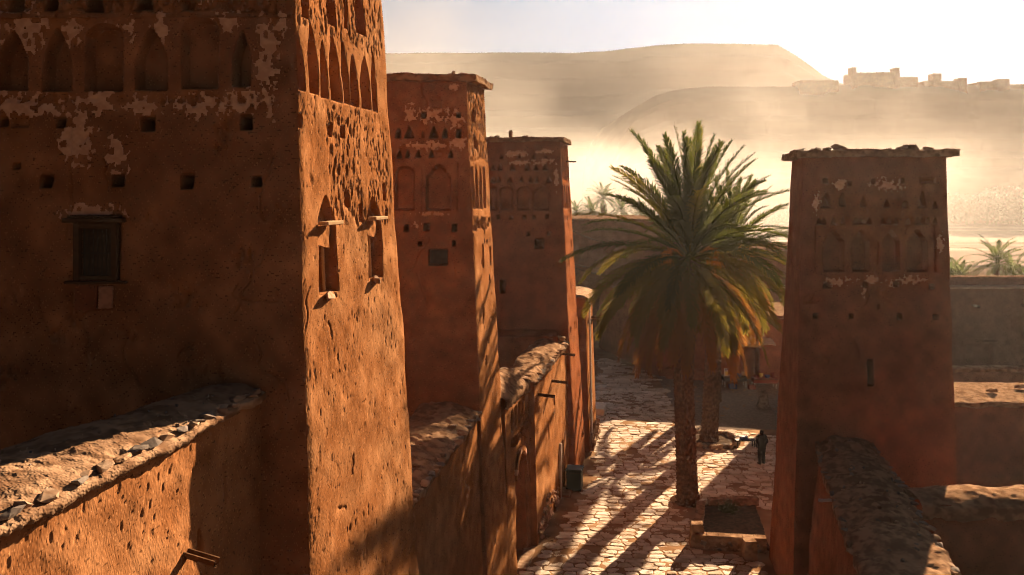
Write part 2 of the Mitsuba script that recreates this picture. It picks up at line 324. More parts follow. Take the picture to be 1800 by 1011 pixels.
T2F = [(-3.77, -3.18, 13.78, 15.18, 'round', 0.224), (-2.77, -1.98, 13.78, 15.25, 'step', 0.224), (-2.94, -2.89, 13.75, 15.17, 'rect', 0.06), (-1.79, -1.73, 13.75, 15.31, 'rect', 0.06), (-3.48, -3.36, 13.08, 13.28, 'rect', 0.55), (-2.85, -2.68, 13.11, 13.33, 'rect', 0.44), (-1.93, -1.8, 13.08, 13.3, 'rect', 0.55), (-3.04, -2.93, 12.62, 12.73, 'rect', 0.55), (-1.93, -1.83, 12.62, 12.78, 'rect', 0.55), (-2.93, -2.8, 16.77, 16.94, 'rect', 0.55), (-1.8, -1.67, 16.79, 16.92, 'rect', 0.55), (-3.76, -3.61, 16.13, 16.42, 'point', 0.48), (-2.93, -2.85, 16.13, 16.34, 'rect', 0.15), (-2.24, -2.11, 16.13, 16.42, 'point', 0.48), (-1.79, -1.66, 16.12, 16.39, 'rect', 0.484), (-2.5, -2.24, 15.49, 15.69, 'rect', 0.06), (-2.68, -2.1, 12.0, 12.49, 'rect', 0.22), (-2.68, -2.34, 17.29, 17.45, 'rect', 0.03), (-3.48, -3.19, 16.12, 16.5, 'tri', 0.48), (-2.69, -2.4, 16.12, 16.5, 'tri', 0.48), (-3.72, -3.58, 15.48, 15.72, 'tri', 0.48), (-3.45, -3.31, 15.48, 15.72, 'tri', 0.48), (-3.12, -2.97, 15.48, 15.72, 'tri', 0.48), (-2.69, -2.54, 15.48, 15.72, 'tri', 0.48), (-2.06, -1.91, 15.48, 15.72, 'tri', 0.48), (-4.21, -4.07, 15.48, 15.72, 'tri', 0.48), (-4.07, -3.92, 15.48, 15.72, 'tri', 0.48), (-4.36, -4.21, 15.48, 15.72, 'tri', 0.48)]
T2S = [(27.73, 28.02, 13.81, 15.17, 'rect', 0.12), (28.16, 28.53, 13.8, 15.26, 'point', 0.12), (28.69, 28.99, 13.79, 15.23, 'point', 0.12), (29.19, 29.51, 13.8, 15.2, 'rect', 0.12), (28.02, 28.16, 13.19, 13.38, 'rect', 0.1), (28.38, 28.53, 13.15, 13.34, 'rect', 0.1), (28.76, 28.92, 13.12, 13.31, 'rect', 0.1), (29.23, 29.39, 13.09, 13.27, 'rect', 0.1), (28.61, 28.76, 11.82, 12.59, 'rect', 0.15), (29.63, 29.79, 11.81, 12.42, 'rect', 0.15), (30.29, 30.55, 7.06, 8.11, 'rect', 0.2), (27.45, 27.73, 16.43, 16.61, 'rect', 0.1), (28.16, 28.61, 16.68, 17.15, 'point', 0.1), (28.38, 28.76, 15.8, 16.21, 'point', 0.1)]
T3F = [(-1.06, -0.75, 13.39, 14.51, 'round', 0.256), (-0.6, 0.02, 13.39, 14.54, 'round', 0.256), (0.26, 0.88, 13.39, 14.54, 'round', 0.256), (1.08, 1.87, 13.39, 14.58, 'step', 0.256), (1.15, 1.58, 11.5, 11.93, 'rect', 0.88), (-0.74, -0.64, 12.96, 13.11, 'rect', 0.66), (-0.11, 0.03, 12.94, 13.08, 'rect', 0.44), (0.56, 0.67, 12.96, 13.12, 'rect', 0.66), (1.04, 1.15, 12.96, 13.12, 'rect', 0.66), (1.69, 1.81, 12.99, 13.14, 'rect', 0.66), (0.75, 0.87, 12.13, 12.28, 'rect', 0.66), (1.77, 1.88, 12.16, 12.3, 'rect', 0.66), (-0.57, -0.34, 9.28, 9.91, 'rect', 0.88), (-1.04, -0.79, 15.39, 15.68, 'tri', 0.48), (-0.7, -0.46, 15.39, 15.68, 'tri', 0.48), (-0.09, 0.16, 15.39, 15.68, 'tri', 0.48), (0.64, 0.89, 15.39, 15.68, 'tri', 0.48), (1.09, 1.34, 15.39, 15.68, 'tri', 0.48), (1.54, 1.79, 15.39, 15.68, 'tri', 0.48), (-1.07, -0.87, 14.78, 15.04, 'tri', 0.48), (-0.96, -0.76, 14.78, 15.04, 'tri', 0.48), (-0.76, -0.56, 14.78, 15.04, 'tri', 0.48), (-0.21, -0.01, 14.78, 15.04, 'tri', 0.48), (0.39, 0.59, 14.78, 15.04, 'tri', 0.48), (0.84, 1.04, 14.78, 15.04, 'tri', 0.48), (1.12, 1.32, 14.78, 15.04, 'tri', 0.48), (1.73, 1.94, 14.78, 15.04, 'tri', 0.48), (-0.6, -0.44, 15.98, 16.16, 'tri', 0.48), (0.3, 0.45, 15.98, 16.16, 'tri', 0.48), (1.03, 1.18, 15.98, 16.16, 'tri', 0.48), (1.59, 1.75, 15.98, 16.16, 'tri', 0.48)]
T3S = [(42.36, 42.81, 13.48, 14.64, 'rect', 0.15), (43.09, 43.56, 13.46, 14.73, 'point', 0.15), (43.85, 44.24, 13.44, 14.65, 'point', 0.15), (44.53, 44.93, 13.43, 14.56, 'rect', 0.15), (42.72, 43.0, 12.9, 13.07, 'rect', 0.15), (43.65, 43.94, 12.86, 13.04, 'rect', 0.15), (44.63, 44.93, 12.83, 13.01, 'rect', 0.15), (44.63, 44.89, 11.34, 11.75, 'rect', 0.15)]
RF = [(10.62, 11.31, 11.66, 13.03, 'step', 0.256), (11.61, 12.15, 11.66, 13.05, 'step', 0.256), (12.63, 13.2, 11.67, 13.05, 'step', 0.256), (13.48, 14.14, 11.64, 13.07, 'step', 0.256), (10.31, 10.36, 11.64, 13.21, 'rect', 0.07), (12.44, 12.49, 11.89, 12.64, 'rect', 0.06), (14.39, 14.44, 11.6, 13.17, 'rect', 0.07), (10.6, 10.86, 11.09, 11.27, 'rect', 0.44), (11.95, 12.11, 11.12, 11.27, 'rect', 0.66), (13.0, 13.15, 11.13, 11.3, 'rect', 0.66), (14.24, 14.4, 11.05, 11.21, 'rect', 0.66), (10.27, 10.43, 10.06, 10.21, 'rect', 0.66), (11.46, 11.61, 10.05, 10.21, 'rect', 0.66), (13.11, 13.26, 10.03, 10.22, 'rect', 0.66), (14.34, 14.51, 10.03, 10.18, 'rect', 0.66), (12.44, 12.5, 10.36, 10.53, 'rect', 0.15), (10.63, 10.79, 14.66, 14.82, 'rect', 0.66), (11.48, 11.59, 14.59, 14.7, 'rect', 0.66), (12.29, 12.4, 14.65, 14.78, 'rect', 0.66), (13.28, 13.37, 14.67, 14.81, 'rect', 0.66), (13.92, 14.45, 14.67, 14.84, 'rect', 0.1), (10.52, 10.95, 13.81, 14.36, 'tri', 0.24), (11.19, 11.36, 13.87, 14.31, 'point', 0.48), (11.88, 12.08, 13.85, 14.18, 'tri', 0.36), (12.68, 12.88, 13.83, 14.1, 'tri', 0.336), (13.32, 13.5, 13.81, 14.06, 'point', 0.384), (13.85, 14.14, 13.83, 14.38, 'tri', 0.24), (14.34, 14.51, 13.8, 14.02, 'tri', 0.48), (10.4, 10.55, 13.26, 13.48, 'tri', 0.48), (10.56, 10.7, 13.26, 13.48, 'tri', 0.48), (10.89, 11.04, 13.26, 13.48, 'tri', 0.48), (11.22, 11.36, 13.26, 13.48, 'tri', 0.48), (11.64, 11.79, 13.26, 13.48, 'tri', 0.48), (11.77, 11.91, 13.26, 13.48, 'tri', 0.48), (11.91, 12.06, 13.26, 13.48, 'tri', 0.48), (12.11, 12.26, 13.26, 13.48, 'tri', 0.48), (12.58, 12.72, 13.26, 13.48, 'tri', 0.48), (12.79, 12.93, 13.26, 13.48, 'tri', 0.48), (13.02, 13.16, 13.26, 13.48, 'tri', 0.48), (13.42, 13.57, 13.26, 13.48, 'tri', 0.48), (13.73, 13.87, 13.26, 13.48, 'tri', 0.48), (13.89, 14.03, 13.26, 13.48, 'tri', 0.48), (14.1, 14.24, 13.26, 13.48, 'tri', 0.48), (14.36, 14.5, 13.26, 13.48, 'tri', 0.48), (12.09, 12.27, 7.78, 8.66, 'rect', 1.1)]
RS = [(31.56, 32.26, 11.5, 13.1, 'rect', 0.1), (30.45, 31.11, 11.61, 13.15, 'rect', 0.1), (29.42, 30.03, 11.69, 13.17, 'rect', 0.1), (34.86, 35.42, 7.94, 9.58, 'rect', 0.12)]

# ------------------------------------------------------------------ towers
def blobs(lst, thr, f=(13, 13, 8), seed=21):
    """Where lime wash still clings: noisy flakes inside a few ragged areas (x, z, half width, half height)."""
    def fn(X, Z, P):
        k = np.zeros_like(X)
        for x, z, a, b in lst: k = np.maximum(k, 1 - np.sqrt(((X - x) / a) ** 2 + ((Z - z) / b) ** 2))
        nz = meshkit.fbm(P * A(f), 4, seed)
        return (k > 0) & (nz + 0.35 * np.clip(k, 0, 1) > thr)
    return fn
def rough_zone(zones, seed=33):
    """Eroded patches where the render has fallen off (x0, x1, z0, z1, depth)."""
    def fn(X, Z, P):
        d = np.zeros_like(X); nz = meshkit.fbm(P * A([15, 15, 5]), 4, seed); n2 = meshkit.fbm(P * A([2, 2, 1.5]), 3, seed + 5)
        for x0, x1, z0, z1, dp in zones:
            w = np.minimum(np.minimum((X - x0), (x1 - X)) / 0.25, np.minimum((Z - z0), (z1 - Z)) / 0.25)
            k = sm(0.0, 0.25, np.clip(w, 0, 1) * 0.6 + n2 - 0.6)
            d = np.maximum(d, k * dp * (0.35 + 1.6 * sm(0.42, 0.68, nz)))
        return d
    return fn
def tower(label, bottom, top, fronts, mat='adobe', cat='tower'):
    """bottom, top: corners front-left, front-right, back-right, back-left; fronts: per visible face the face() options."""
    t = thing('mud_tower', label, cat)
    mid_ = A(bottom)[:, :2].mean(0)
    for i in range(4):
        j = (i + 1) % 4
        o = fronts.get(i, {'du': 0.35})
        w, fl = face(bottom[i], bottom[j], top[j], top[i], center=mid_, **o)
        part(t, 'wall', w, mat, True)
        if fl is not None:
            m = trimesh.Trimesh(*fl, process=False)
            comp = trimesh.graph.connected_component_labels(m.face_adjacency, node_count=len(m.faces))
            n = np.bincount(comp); big = np.argsort(-n)[:60]; big = [c for c in big if n[c] >= 40]
            for c in big:
                g = m.submesh([np.nonzero(comp == c)[0]], append=True)
                part(t, 'lime_wash', (np.array(g.vertices), np.array(g.faces)), 'lime_plaster', True)
            r = np.nonzero(~np.isin(comp, big))[0]
            if len(r):
                g = m.submesh([r], append=True)
                part(t, 'lime_flakes', (np.array(g.vertices), np.array(g.faces)), 'lime_plaster', True, kind='stuff')
    return t
def quad_scale(q, d):
    """Corner list pushed outwards by d metres in plan."""
    q = A(q, float); c = q[:, :2].mean(0)
    s = np.sign(q[:, :2] - c); q[:, :2] += s * d
    return q
def roof_slab(t, corners, over, z0, z1, rng, mat='roof_earth', res=0.14, stones=10):
    q = quad_scale(corners, over)
    lo, hi = q.copy(), q.copy(); lo[:, 2] = z0; hi[:, 2] = z1
    part(t, 'roof_slab', hexa(lo, hi, res, 0.05, 2.2, 5, 0.03), mat)
    a, b = q[:, :2].min(0), q[:, :2].max(0)
    for _ in range(stones):
        u, v = rng.uniform(0, 1, 2)
        p = (q[0] * (1 - u) + q[1] * u) * (1 - v * 0.5) + (q[3] * (1 - u) + q[2] * u) * v * 0.5
        part(t, 'roof_stone', stone(rng, (p[0], p[1], z1 + 0.03), rng.uniform(0.15, 0.45, 3) * (1, 1, 0.5), rng.uniform(0, 3)), mat)

rng = np.random.default_rng(5)
# -- the large tower on the left
b1 = [(-9.9, 14.1, 0), (-3.10, 14.1, 0), (-1.73, 19.4, 0), (-9.9, 19.4, 0)]
t1 = [(-9.4, 14.82, 21), (-3.84, 14.82, 21), (-2.99, 18.75, 21), (-9.4, 18.75, 21)]
pl1 = blobs([(-8.45, 17.25, .5, .55), (-7.55, 17.25, .22, .4), (-6.55, 17.2, .16, .3), (-6.05, 17.2, .2, .35), (-4.2, 16.75, .25, .95), (-4.0, 17.3, .2, .3), (-8.5, 15.92, .9, .3), (-7.1, 16.0, .35, .35), (-7.45, 15.45, .4, .75), (-6.75, 15.05, .28, .45), (-6.35, 15.9, .4, .25), (-5.4, 15.9, .7, .28), (-4.6, 16.0, .5, .3), (-4.15, 15.9, .16, .4), (-7.15, 14.05, .65, .22), (-6.9, 17.25, .15, .2), (-4.9, 17.4, .3, .25), (-8.7, 17.85, .3, .3), (-7.0, 17.9, .5, .25), (-5.4, 17.85, .5, .2)], 0.60)
er1 = rough_zone([(-9.2, -3.9, 15.85, 16.2, .03), (-9.2, -3.9, 17.45, 18.2, .05)])
er1s = rough_zone([(15.6, 17.3, 13.7, 16.1, .016), (14.3, 18.6, 15.7, 16.2, .008), (14.3, 18.7, 17.25, 18.6, .015), (17.3, 18.8, 13.5, 15.9, .012)])
T1C = cracks(9, -9, -3.9, 11.5, 15.5, 4) + [A([(-4.35, 11.9), (-4.25, 11.7), (-4.32, 11.5), (-4.2, 11.35), (-4.0, 11.3), (-3.85, 11.15), (-3.8, 10.9)]), A([(-7.55, 15.5), (-7.56, 14.9), (-7.53, 14.3), (-7.6, 13.6)])]
tower_a = tower('huge dark mud tower filling the left of the photo with a barred wooden window', b1, t1, {
    0: dict(du=.021, feats=T1F, axis=0, zfine=(7.4, 18.2), pits=0.25, plaster=pl1, erode=er1, seed=1, crack=T1C),
    1: dict(du=.028, feats=T1S + T1W, axis=1, zfine=(4.8, 19.2), pits=1.0, erode=er1s, seed=2, crack=cracks(5, 14.6, 18.8, 8, 13, 8, .8))})
# mouldings between the niche rows
for k in range(9):
    x = -9.0 + k * 0.58
    part(tower_a, 'moulding', hexa([(x, 14.66, 17.42), (x + .56, 14.66, 17.42), (x + .56, 15.0, 17.42), (x, 15.0, 17.42)], [(x, 14.69, 17.5), (x + .56, 14.69, 17.5), (x + .56, 15.0, 17.5), (x, 15.0, 17.5)], .08, .025, 5, k), 'adobe')
roof_slab(tower_a, t1, .25, 20.95, 21.2, rng, res=.4, stones=0)
# barred window on its shaded face
yw = 14.52
W = part(tower_a, 'window', merge([cham(-7.46, -7.36, yw - .03, yw + .1, 12.92, 13.9), cham(-6.82, -6.72, yw - .03, yw + .1, 12.92, 13.9), cham(-7.36, -6.82, yw - .025, yw + .1, 13.80, 13.9), cham(-7.36, -6.82, yw - .025, yw + .1, 12.93, 13.0)]), 'old_wood')
part(W, 'shutter', cham(-7.37, -6.81, yw + .12, yw + .15, 12.95, 13.88, .004), 'dark_door')
for k in range(7): part(W, 'bar', tube([(-7.3 + k * .074, yw + .06, 12.98), (-7.3 + k * .074, yw + .06, 13.83)], .009, 6), 'iron')
part(W, 'bar', cham(-7.37, -6.81, yw + .045, yw + .055, 13.37, 13.395, .002), 'iron')
part(tower_a, 'lintel', merge([cham(-7.62, -6.6, yw - .1, yw + .12, 13.905, 13.985, .012), cham(-7.55, -6.66, yw - .05, yw + .12, 13.99, 14.03, .01)]), 'old_wood')
part(tower_a, 'sill', cham(-7.6, -6.55, yw - .07, yw + .1, 12.865, 12.915, .012), 'old_wood')
part(tower_a, 'plaster_patch', hexa([(-7.43, yw - .025, 12.42), (-7.06, yw - .025, 12.42), (-7.06, yw + .1, 12.42), (-7.43, yw + .1, 12.42)], [(-7.43, yw - .01, 12.84), (-7.05, yw - .01, 12.84), (-7.05, yw + .1, 12.84), (-7.43, yw + .1, 12.84)], .06, .008, 6, 1), 'adobe_red')
part(tower_a, 'plaster_patch', hexa([(-7.02, yw - .035, 12.45), (-6.8, yw - .035, 12.45), (-6.8, yw + .1, 12.45), (-7.02, yw + .1, 12.45)], [(-7.02, yw - .02, 12.82), (-6.79, yw - .02, 12.82), (-6.79, yw + .1, 12.82), (-7.02, yw + .1, 12.82)], .06, .008, 6, 2), 'pink_plaster')
# slit windows on its sunlit face: pale lintel stones, wooden posts and broken sills
def on_side(y, z):  # the street face of the tower at y, z
    return -3.10 - .035 * z + (y - 14.1 - .035 * z) * (1.37 - .0245 * z) / (5.3 - .066 * z)
for y0, y1, zl, zs, zo in ((15.2, 15.9, 13.86, 12.6, 13.44), (17.38, 18.03, 13.87, 12.64, 13.5)):
    ym = (y0 + y1) / 2; xs = on_side(ym, 13.2)
    part(tower_a, 'lintel', cham(-.32, .32, -.12, .06, -.035, .035, .012, rot=math.radians(76), at=(xs + .02, ym - .02, zl)), 'pale_wood')
    part(tower_a, 'window_post', tube([(on_side(y1 - .17, 12.7) - .2, y1 - .17, zs), (on_side(y1 - .17, 13.4) - .2, y1 - .17, zo)], .03, 6), 'pale_wood')
    part(tower_a, 'sill', stone(rng, (xs + .03, ym, zs - .05), (.2, .62, .16), .2, 18), 'warm_stone')
    part(tower_a, 'window_infill', hexa([(xs - .42, y0 + .03, zo - .02), (xs - .14, y0 + .03, zo + .04), (xs - .05, y1 - .12, zo - .05), (xs - .33, y1 - .12, zo)], [(xs - .42, y0 + .03, zl - .05), (xs - .14, y0 + .03, zl - .05), (xs - .05, y1 - .1, zl - .05), (xs - .33, y1 - .1, zl - .05)], .06, .02, 6, 3), 'adobe')

# -- second tower
b2 = [(-5.4, 27.4, 0), (-.70, 27.4, 0), (.02, 30.4, 0), (-5.4, 30.4, 0)]
t2 = [(-5.0, 27.75, 18.0), (-1.47, 27.75, 18.0), (-.966, 30.1, 18.0), (-5.0, 30.1, 18.0)]
pl2 = blobs([(-2.6, 16.85, .9, .35), (-1.8, 16.7, .35, .5), (-2.7, 15.85, .95, .22), (-1.7, 15.95, .35, .3), (-3.3, 16.9, .3, .4), (-2.6, 13.65, .9, .12), (-1.9, 17.75, .3, .15), (-3.1, 13.3, .2, .2)], 0.6)
er2 = rough_zone([(-3.8, -1.6, 15.7, 17.3, .006)])
er2s = rough_zone([(27.5, 30.4, 15.3, 17.9, .025), (27.5, 30.2, 13.0, 13.6, .05)])
tower_b = tower('second mud tower along the left side of the street with a flat overhanging earth roof', b2, t2, {
    0: dict(du=.03, feats=T2F, axis=0, zfine=(5.5, 18.0), pits=0.2, plaster=pl2, erode=er2, soft=.04, crack=[A([(-2.95, 18.0), (-2.9, 17.6), (-2.75, 17.3), (-2.72, 16.9), (-2.7, 16.7)])] + cracks(5, -3.6, -1.5, 8, 13, 5)),
    1: dict(du=.035, feats=T2S, axis=1, pits=1.0, erode=er2s, soft=.04)})
roof_slab(tower_b, t2, .28, 17.95, 18.17, rng, stones=14)
W = part(tower_b, 'window', merge([cham(-2.68, -2.64, 27.62, 27.72, 11.98, 12.5, .004), cham(-2.12, -2.08, 27.62, 27.72, 11.98, 12.5, .004), cham(-2.64, -2.12, 27.62, 27.72, 12.46, 12.5, .004), cham(-2.64, -2.12, 27.62, 27.72, 11.96, 12.0, .004)]), 'old_wood')
part(W, 'shutter', cham(-2.66, -2.1, 27.8, 27.83, 11.97, 12.49, .004), 'dark_door')
for k in range(6): part(W, 'bar', tube([(-2.57 + k * .078, 27.68, 12.0), (-2.57 + k * .078, 27.68, 12.48)], .011, 5), 'iron')
part(tower_b, 'brick', cham(-2.62, -2.3, 27.62, 27.9, 17.1, 17.24, .015), 'adobe')

# -- third tower
b3 = [(-1.7, 42.2, 0), (3.18, 42.2, 0), (3.98, 45.9, 0), (-1.7, 45.9, 0)]
t3 = [(-1.4, 42.55, 16.85), (2.40, 42.55, 16.85), (2.98, 45.5, 16.85), (-1.4, 45.5, 16.85)]
pl3 = blobs([(.5, 15.75, 1.2, .2), (1.7, 15.9, .5, .2), (0.2, 16.15, .7, .25), (1.6, 16.3, .5, .15), (2.2, 14.9, .15, .9), (1.2, 15.75, .8, .22)], 0.58, (5, 5, 4))
er3 = rough_zone([(-1.2, 2.1, 15.4, 16.6, .006)])
er3s = rough_zone([(42.2, 45.9, 14.8, 16.8, .06)])
tower_c = tower('third mud tower along the left side, farthest before the street bends', b3, t3, {
    0: dict(du=.045, feats=T3F, axis=0, zfine=(5.5, 16.85), pits=0.2, plaster=pl3, erode=er3, soft=.05),
    1: dict(du=.06, feats=T3S, axis=1, pits=1.0, erode=er3s, soft=.05)}, 'adobe_red')
roof_slab(tower_c, t3, .2, 16.8, 17.0, rng, stones=12)
part(tower_c, 'roof_post', stone(rng, (-.06, 43.0, 17.15), (.22, .22, .5), .3, 16), 'roof_earth')
part(tower_c, 'beam', tube([(2.4, 44.6, 15.9), (3.35, 44.5, 15.85)], .045, 6), 'old_wood')

# -- tower on the right of the street
b4 = [(9.47, 28.85, 0), (15.25, 28.85, 0), (15.25, 34.2, 0), (10.1, 33.6, 0)]
t4 = [(9.92, 29.15, 15.62), (14.85, 29.15, 15.62), (14.85, 33.8, 15.62), (10.97, 33.4, 15.62)]
pl4 = blobs([(11.1, 11.3, .6, .22), (12.2, 11.35, .5, .2), (13.6, 11.35, .6, .22), (12.9, 11.25, .3, .2), (10.4, 14.0, .2, .5), (12.8, 14.6, .7, .3), (11.2, 14.6, .3, .25), (14.6, 12.6, .15, .6), (12.0, 11.1, .15, .4)], 0.62)
er4 = rough_zone([(10.6, 14.5, 13.2, 15.0, .004)])
tower_d = tower('broad tapering mud tower standing alone on the right of the street', b4, t4, {
    0: dict(du=.027, feats=RF, axis=0, zfine=(4.5, 15.62), pits=0.2, plaster=pl4, erode=er4, soft=.03, crack=cracks(12, 10, 14.8, 7, 15.4, 15)),
    3: dict(du=.06, feats=RS, axis=1, pits=0.6, soft=.05)}, 'adobe_red')
roof_slab(tower_d, t4, .3, 15.55, 15.78, rng, stones=22)
for x, s in ((11.2, .5), (13.75, .6), (14.3, .3), (13.4, .35)):
    part(tower_d, 'roof_stone', stone(rng, (x, 29.3, 15.85), (s, .5, s * .5), .2, 18), 'roof_earth')

# ------------------------------------------------------------------ walls along the left side of the street
rng = np.random.default_rng(11)
def wall_thing(name, label, cat): return thing(name, label, cat)
def edge_stones(t, line, rng, step, size, inset=0.05, mats=('slate', 'warm_stone'), dz=0.03, skip=0.15, name='coping_stone', side=0.0):
    p = A(line); s = np.r_[0, np.cumsum(np.linalg.norm(np.diff(p, axis=0), axis=1))]
    x = 0.0
    while x < s[-1]:
        L = step * rng.uniform(0.6, 1.4)
        if rng.uniform() > skip:
            c = A([np.interp(x + L / 2, s, p[:, k]) for k in range(3)])
            d = A([np.interp(min(x + L, s[-1]), s, p[:, k]) - np.interp(x, s, p[:, k]) for k in range(3)])
            r = math.atan2(d[1], d[0])
            c[:2] += rng.normal(scale=0.03, size=2) + side * A([-math.sin(r), math.cos(r)])
            c[2] += dz + rng.normal(scale=0.015)
            part(t, name, stone(rng, c, (L * 1.1, size[0] * rng.uniform(.7, 1.3), size[1] * rng.uniform(.6, 1.4)), r + rng.normal(scale=.15)), mats[int(rng.integers(len(mats)))])
        x += L
def spout(t, p0, p1, r=0.06, mat='old_wood', open_=True):
    """A hollow half-log rain spout."""
    p0, p1 = A(p0, float), A(p1, float)
    d = p1 - p0; L = np.linalg.norm(d); d /= L
    s = np.cross(d, [0, 0, 1]); s /= np.linalg.norm(s); up = np.cross(s, d)
    prof = [(math.cos(a) * r, math.sin(a) * r) for a in np.linspace(math.pi, 2 * math.pi, 9)] + [(r, r * .5), (r * .7, r * .5)] + [(math.cos(a) * r * .7, math.sin(a) * r * .7) for a in np.linspace(2 * math.pi, math.pi, 7)] + [(-r * .7, r * .5), (-r, r * .5)]
    n = len(prof)
    V = A([p0 + s * a + up * b for a, b in prof] + [p1 + s * a + up * b for a, b in prof])
    k = np.arange(n)
    F = np.vstack([np.c_[k, (k + 1) % n, (k + 1) % n + n], np.c_[k, (k + 1) % n + n, k + n]])
    return part(t, 'spout', (V, F), mat)

# near wall in front of the large tower
w = thing('mud_wall', 'near mud wall running up to the large tower, its earth top edged with slate and stone', 'wall')
LA = [(-9.4, 4.0, 11.0), (-7.9, 9.2, 11.0), (-6.75, 11.4, 11.0), (-5.75, 13.6, 11.02), (-5.35, 14.75, 11.05)]
RA = [(-6.33, 4.0, 11.0), (-5.31, 8.8, 11.0), (-4.78, 11.4, 11.0), (-4.42, 13.2, 11.02), (-4.18, 14.75, 11.05)]
f, _ = face((-6.30, 4.0, 0), (-4.02, 14.6, 0), (-4.24, 14.6, 10.95), (-6.36, 4.0, 10.95), .03, axis=1, zfine=(6.5, 10.95), pits=1.5, rough=1.5, feats=[(10.15, 10.28, 8.9, 9.25, 'rect', .12), (12.55, 12.65, 9.0, 9.45, 'point', .12), (9.3, 9.4, 9.7, 10.1, 'point', .08), (13.3, 13.36, 9.5, 10.2, 'rect', .05)], seed=4)
part(w, 'wall', f, 'adobe', True)
m, (l, r) = mound(LA, RA, .045, .16, .06, .1, .13, 3)
part(w, 'top', m, 'roof_earth', True, 'crumbling earth and straw top')
edge_stones(w, [(p[0] - .06, p[1], p[2] + .02) for p in RA], rng, .27, (.2, .1), skip=.05, mats=('slate', 'warm_stone', 'warm_stone', 'roof_earth'))
for _ in range(240):
    u, v = rng.uniform(.05, .95), rng.uniform(0.1, .9)
    i = int(v * (len(l) - 1)); c = l[i] * (1 - u) + r[i] * u
    c[2] += .16 * (1 - abs(2 * u - 1) ** 2.2) + 0.0
    part(w, 'pebble', stone(rng, c, rng.uniform(.02, .065, 3), rng.uniform(0, 3), 9), ('roof_earth', 'warm_stone', 'slate')[int(rng.integers(3))])
spout(w, (-4.8, 12.3, 9.27), (-4.2, 12.15, 9.17), .075, 'palm_bark')

# wall between the two nearest towers
w = thing('mud_wall', 'short mud wall between the large tower and the second tower, stones crowding its top', 'wall')
f, _ = face((-2.25, 18.9, 0), (-.85, 27.5, 0), (-1.12, 27.5, 7.2), (-2.5, 18.9, 7.2), .045, axis=1, zfine=(1.0, 7.2), pits=1.3, rough=1.4, seed=6)
part(w, 'wall', f, 'adobe', True)
LB = [(-3.7, 19.1, 7.35), (-3.4, 23.0, 7.35), (-2.9, 27.6, 7.5)]
RB = [(-2.5, 19.1, 7.2), (-1.8, 23.3, 7.2), (-1.12, 27.5, 7.2)]
m, (l, r) = mound(LB, RB, .06, .2, .08, .16, .25, 13)
part(w, 'top', m, 'roof_earth', True)
edge_stones(w, RB, rng, .3, (.35, .12), skip=.05, mats=('warm_stone', 'slate', 'warm_stone'))
edge_stones(w, [(p[0] - .4, p[1], p[2] + .12) for p in RB], rng, .3, (.3, .1), skip=.15, mats=('warm_stone', 'roof_earth'))
edge_stones(w, [(p[0] - .75, p[1], p[2] + .17) for p in RB], rng, .4, (.3, .1), skip=.3, mats=('warm_stone', 'roof_earth'))

# gateway block with the arched door
def XL(y, a): return a + .217 * y
g = thing('gateway', 'mud gateway with a tall arched doorway and small niches under its rounded top', 'gateway')
f, _ = face((XL(30.4, -6.7), 30.4, 0), (XL(34.6, -6.7), 34.6, 0), (XL(34.6, -6.85), 34.6, 6.6), (XL(30.4, -6.85), 30.4, 6.9), .035, axis=1, pits=.7,
            feats=[(31.75, 34.35, -1, 4.95, 'rect', .1), (32.3, 34.0, -.5, 4.25, 'round', .85)] + [(31.35 + .62 * k, 31.7 + .62 * k, 5.5, 6.25, 'rect', .2) for k in range(5)], seed=7)
part(g, 'wall', f, 'adobe', True)
f, _ = face((XL(30.4, -6.7) - 1.2, 30.4, 0), (XL(30.4, -6.7), 30.4, 0), (XL(30.4, -6.85), 30.4, 6.9), (XL(30.4, -6.85) - 1.2, 30.4, 6.9), .06, axis=0, pits=.3)
part(g, 'wall', f, 'adobe', True)
LG = [(XL(30.1, -9.2), 30.1, 7.0), (XL(33, -8.9), 33, 6.9), (XL(34.9, -8.3), 34.9, 6.6)]
RG = [(XL(30.2, -6.9), 30.2, 6.95), (XL(33, -6.9), 33, 6.75), (XL(34.9, -6.9), 34.9, 6.5)]
m, _ = mound(LG, RG, .08, .55, .16, .3, .2, 17)
part(g, 'top', m, 'roof_earth', True, 'rounded straw-covered earth top')
ledge = []
for k in range(12):
    y = 31.3 + k * .27
    ledge.append(part(g, 'ledge_block', hexa([(XL(y, -6.75) - .2, y, 4.95), (XL(y, -6.75) + .12, y, 5.0), (XL(y + .26, -6.85) + .12, y + .26, 5.0), (XL(y, -6.75) - .2, y + .26, 4.95)], [(XL(y, -6.75) - .2, y, 5.28), (XL(y, -6.75) + .02, y, 5.26), (XL(y + .26, -6.85) + .02, y + .26, 5.26), (XL(y, -6.75) - .2, y + .26, 5.28)], .09, .02, 5, k), 'adobe'))
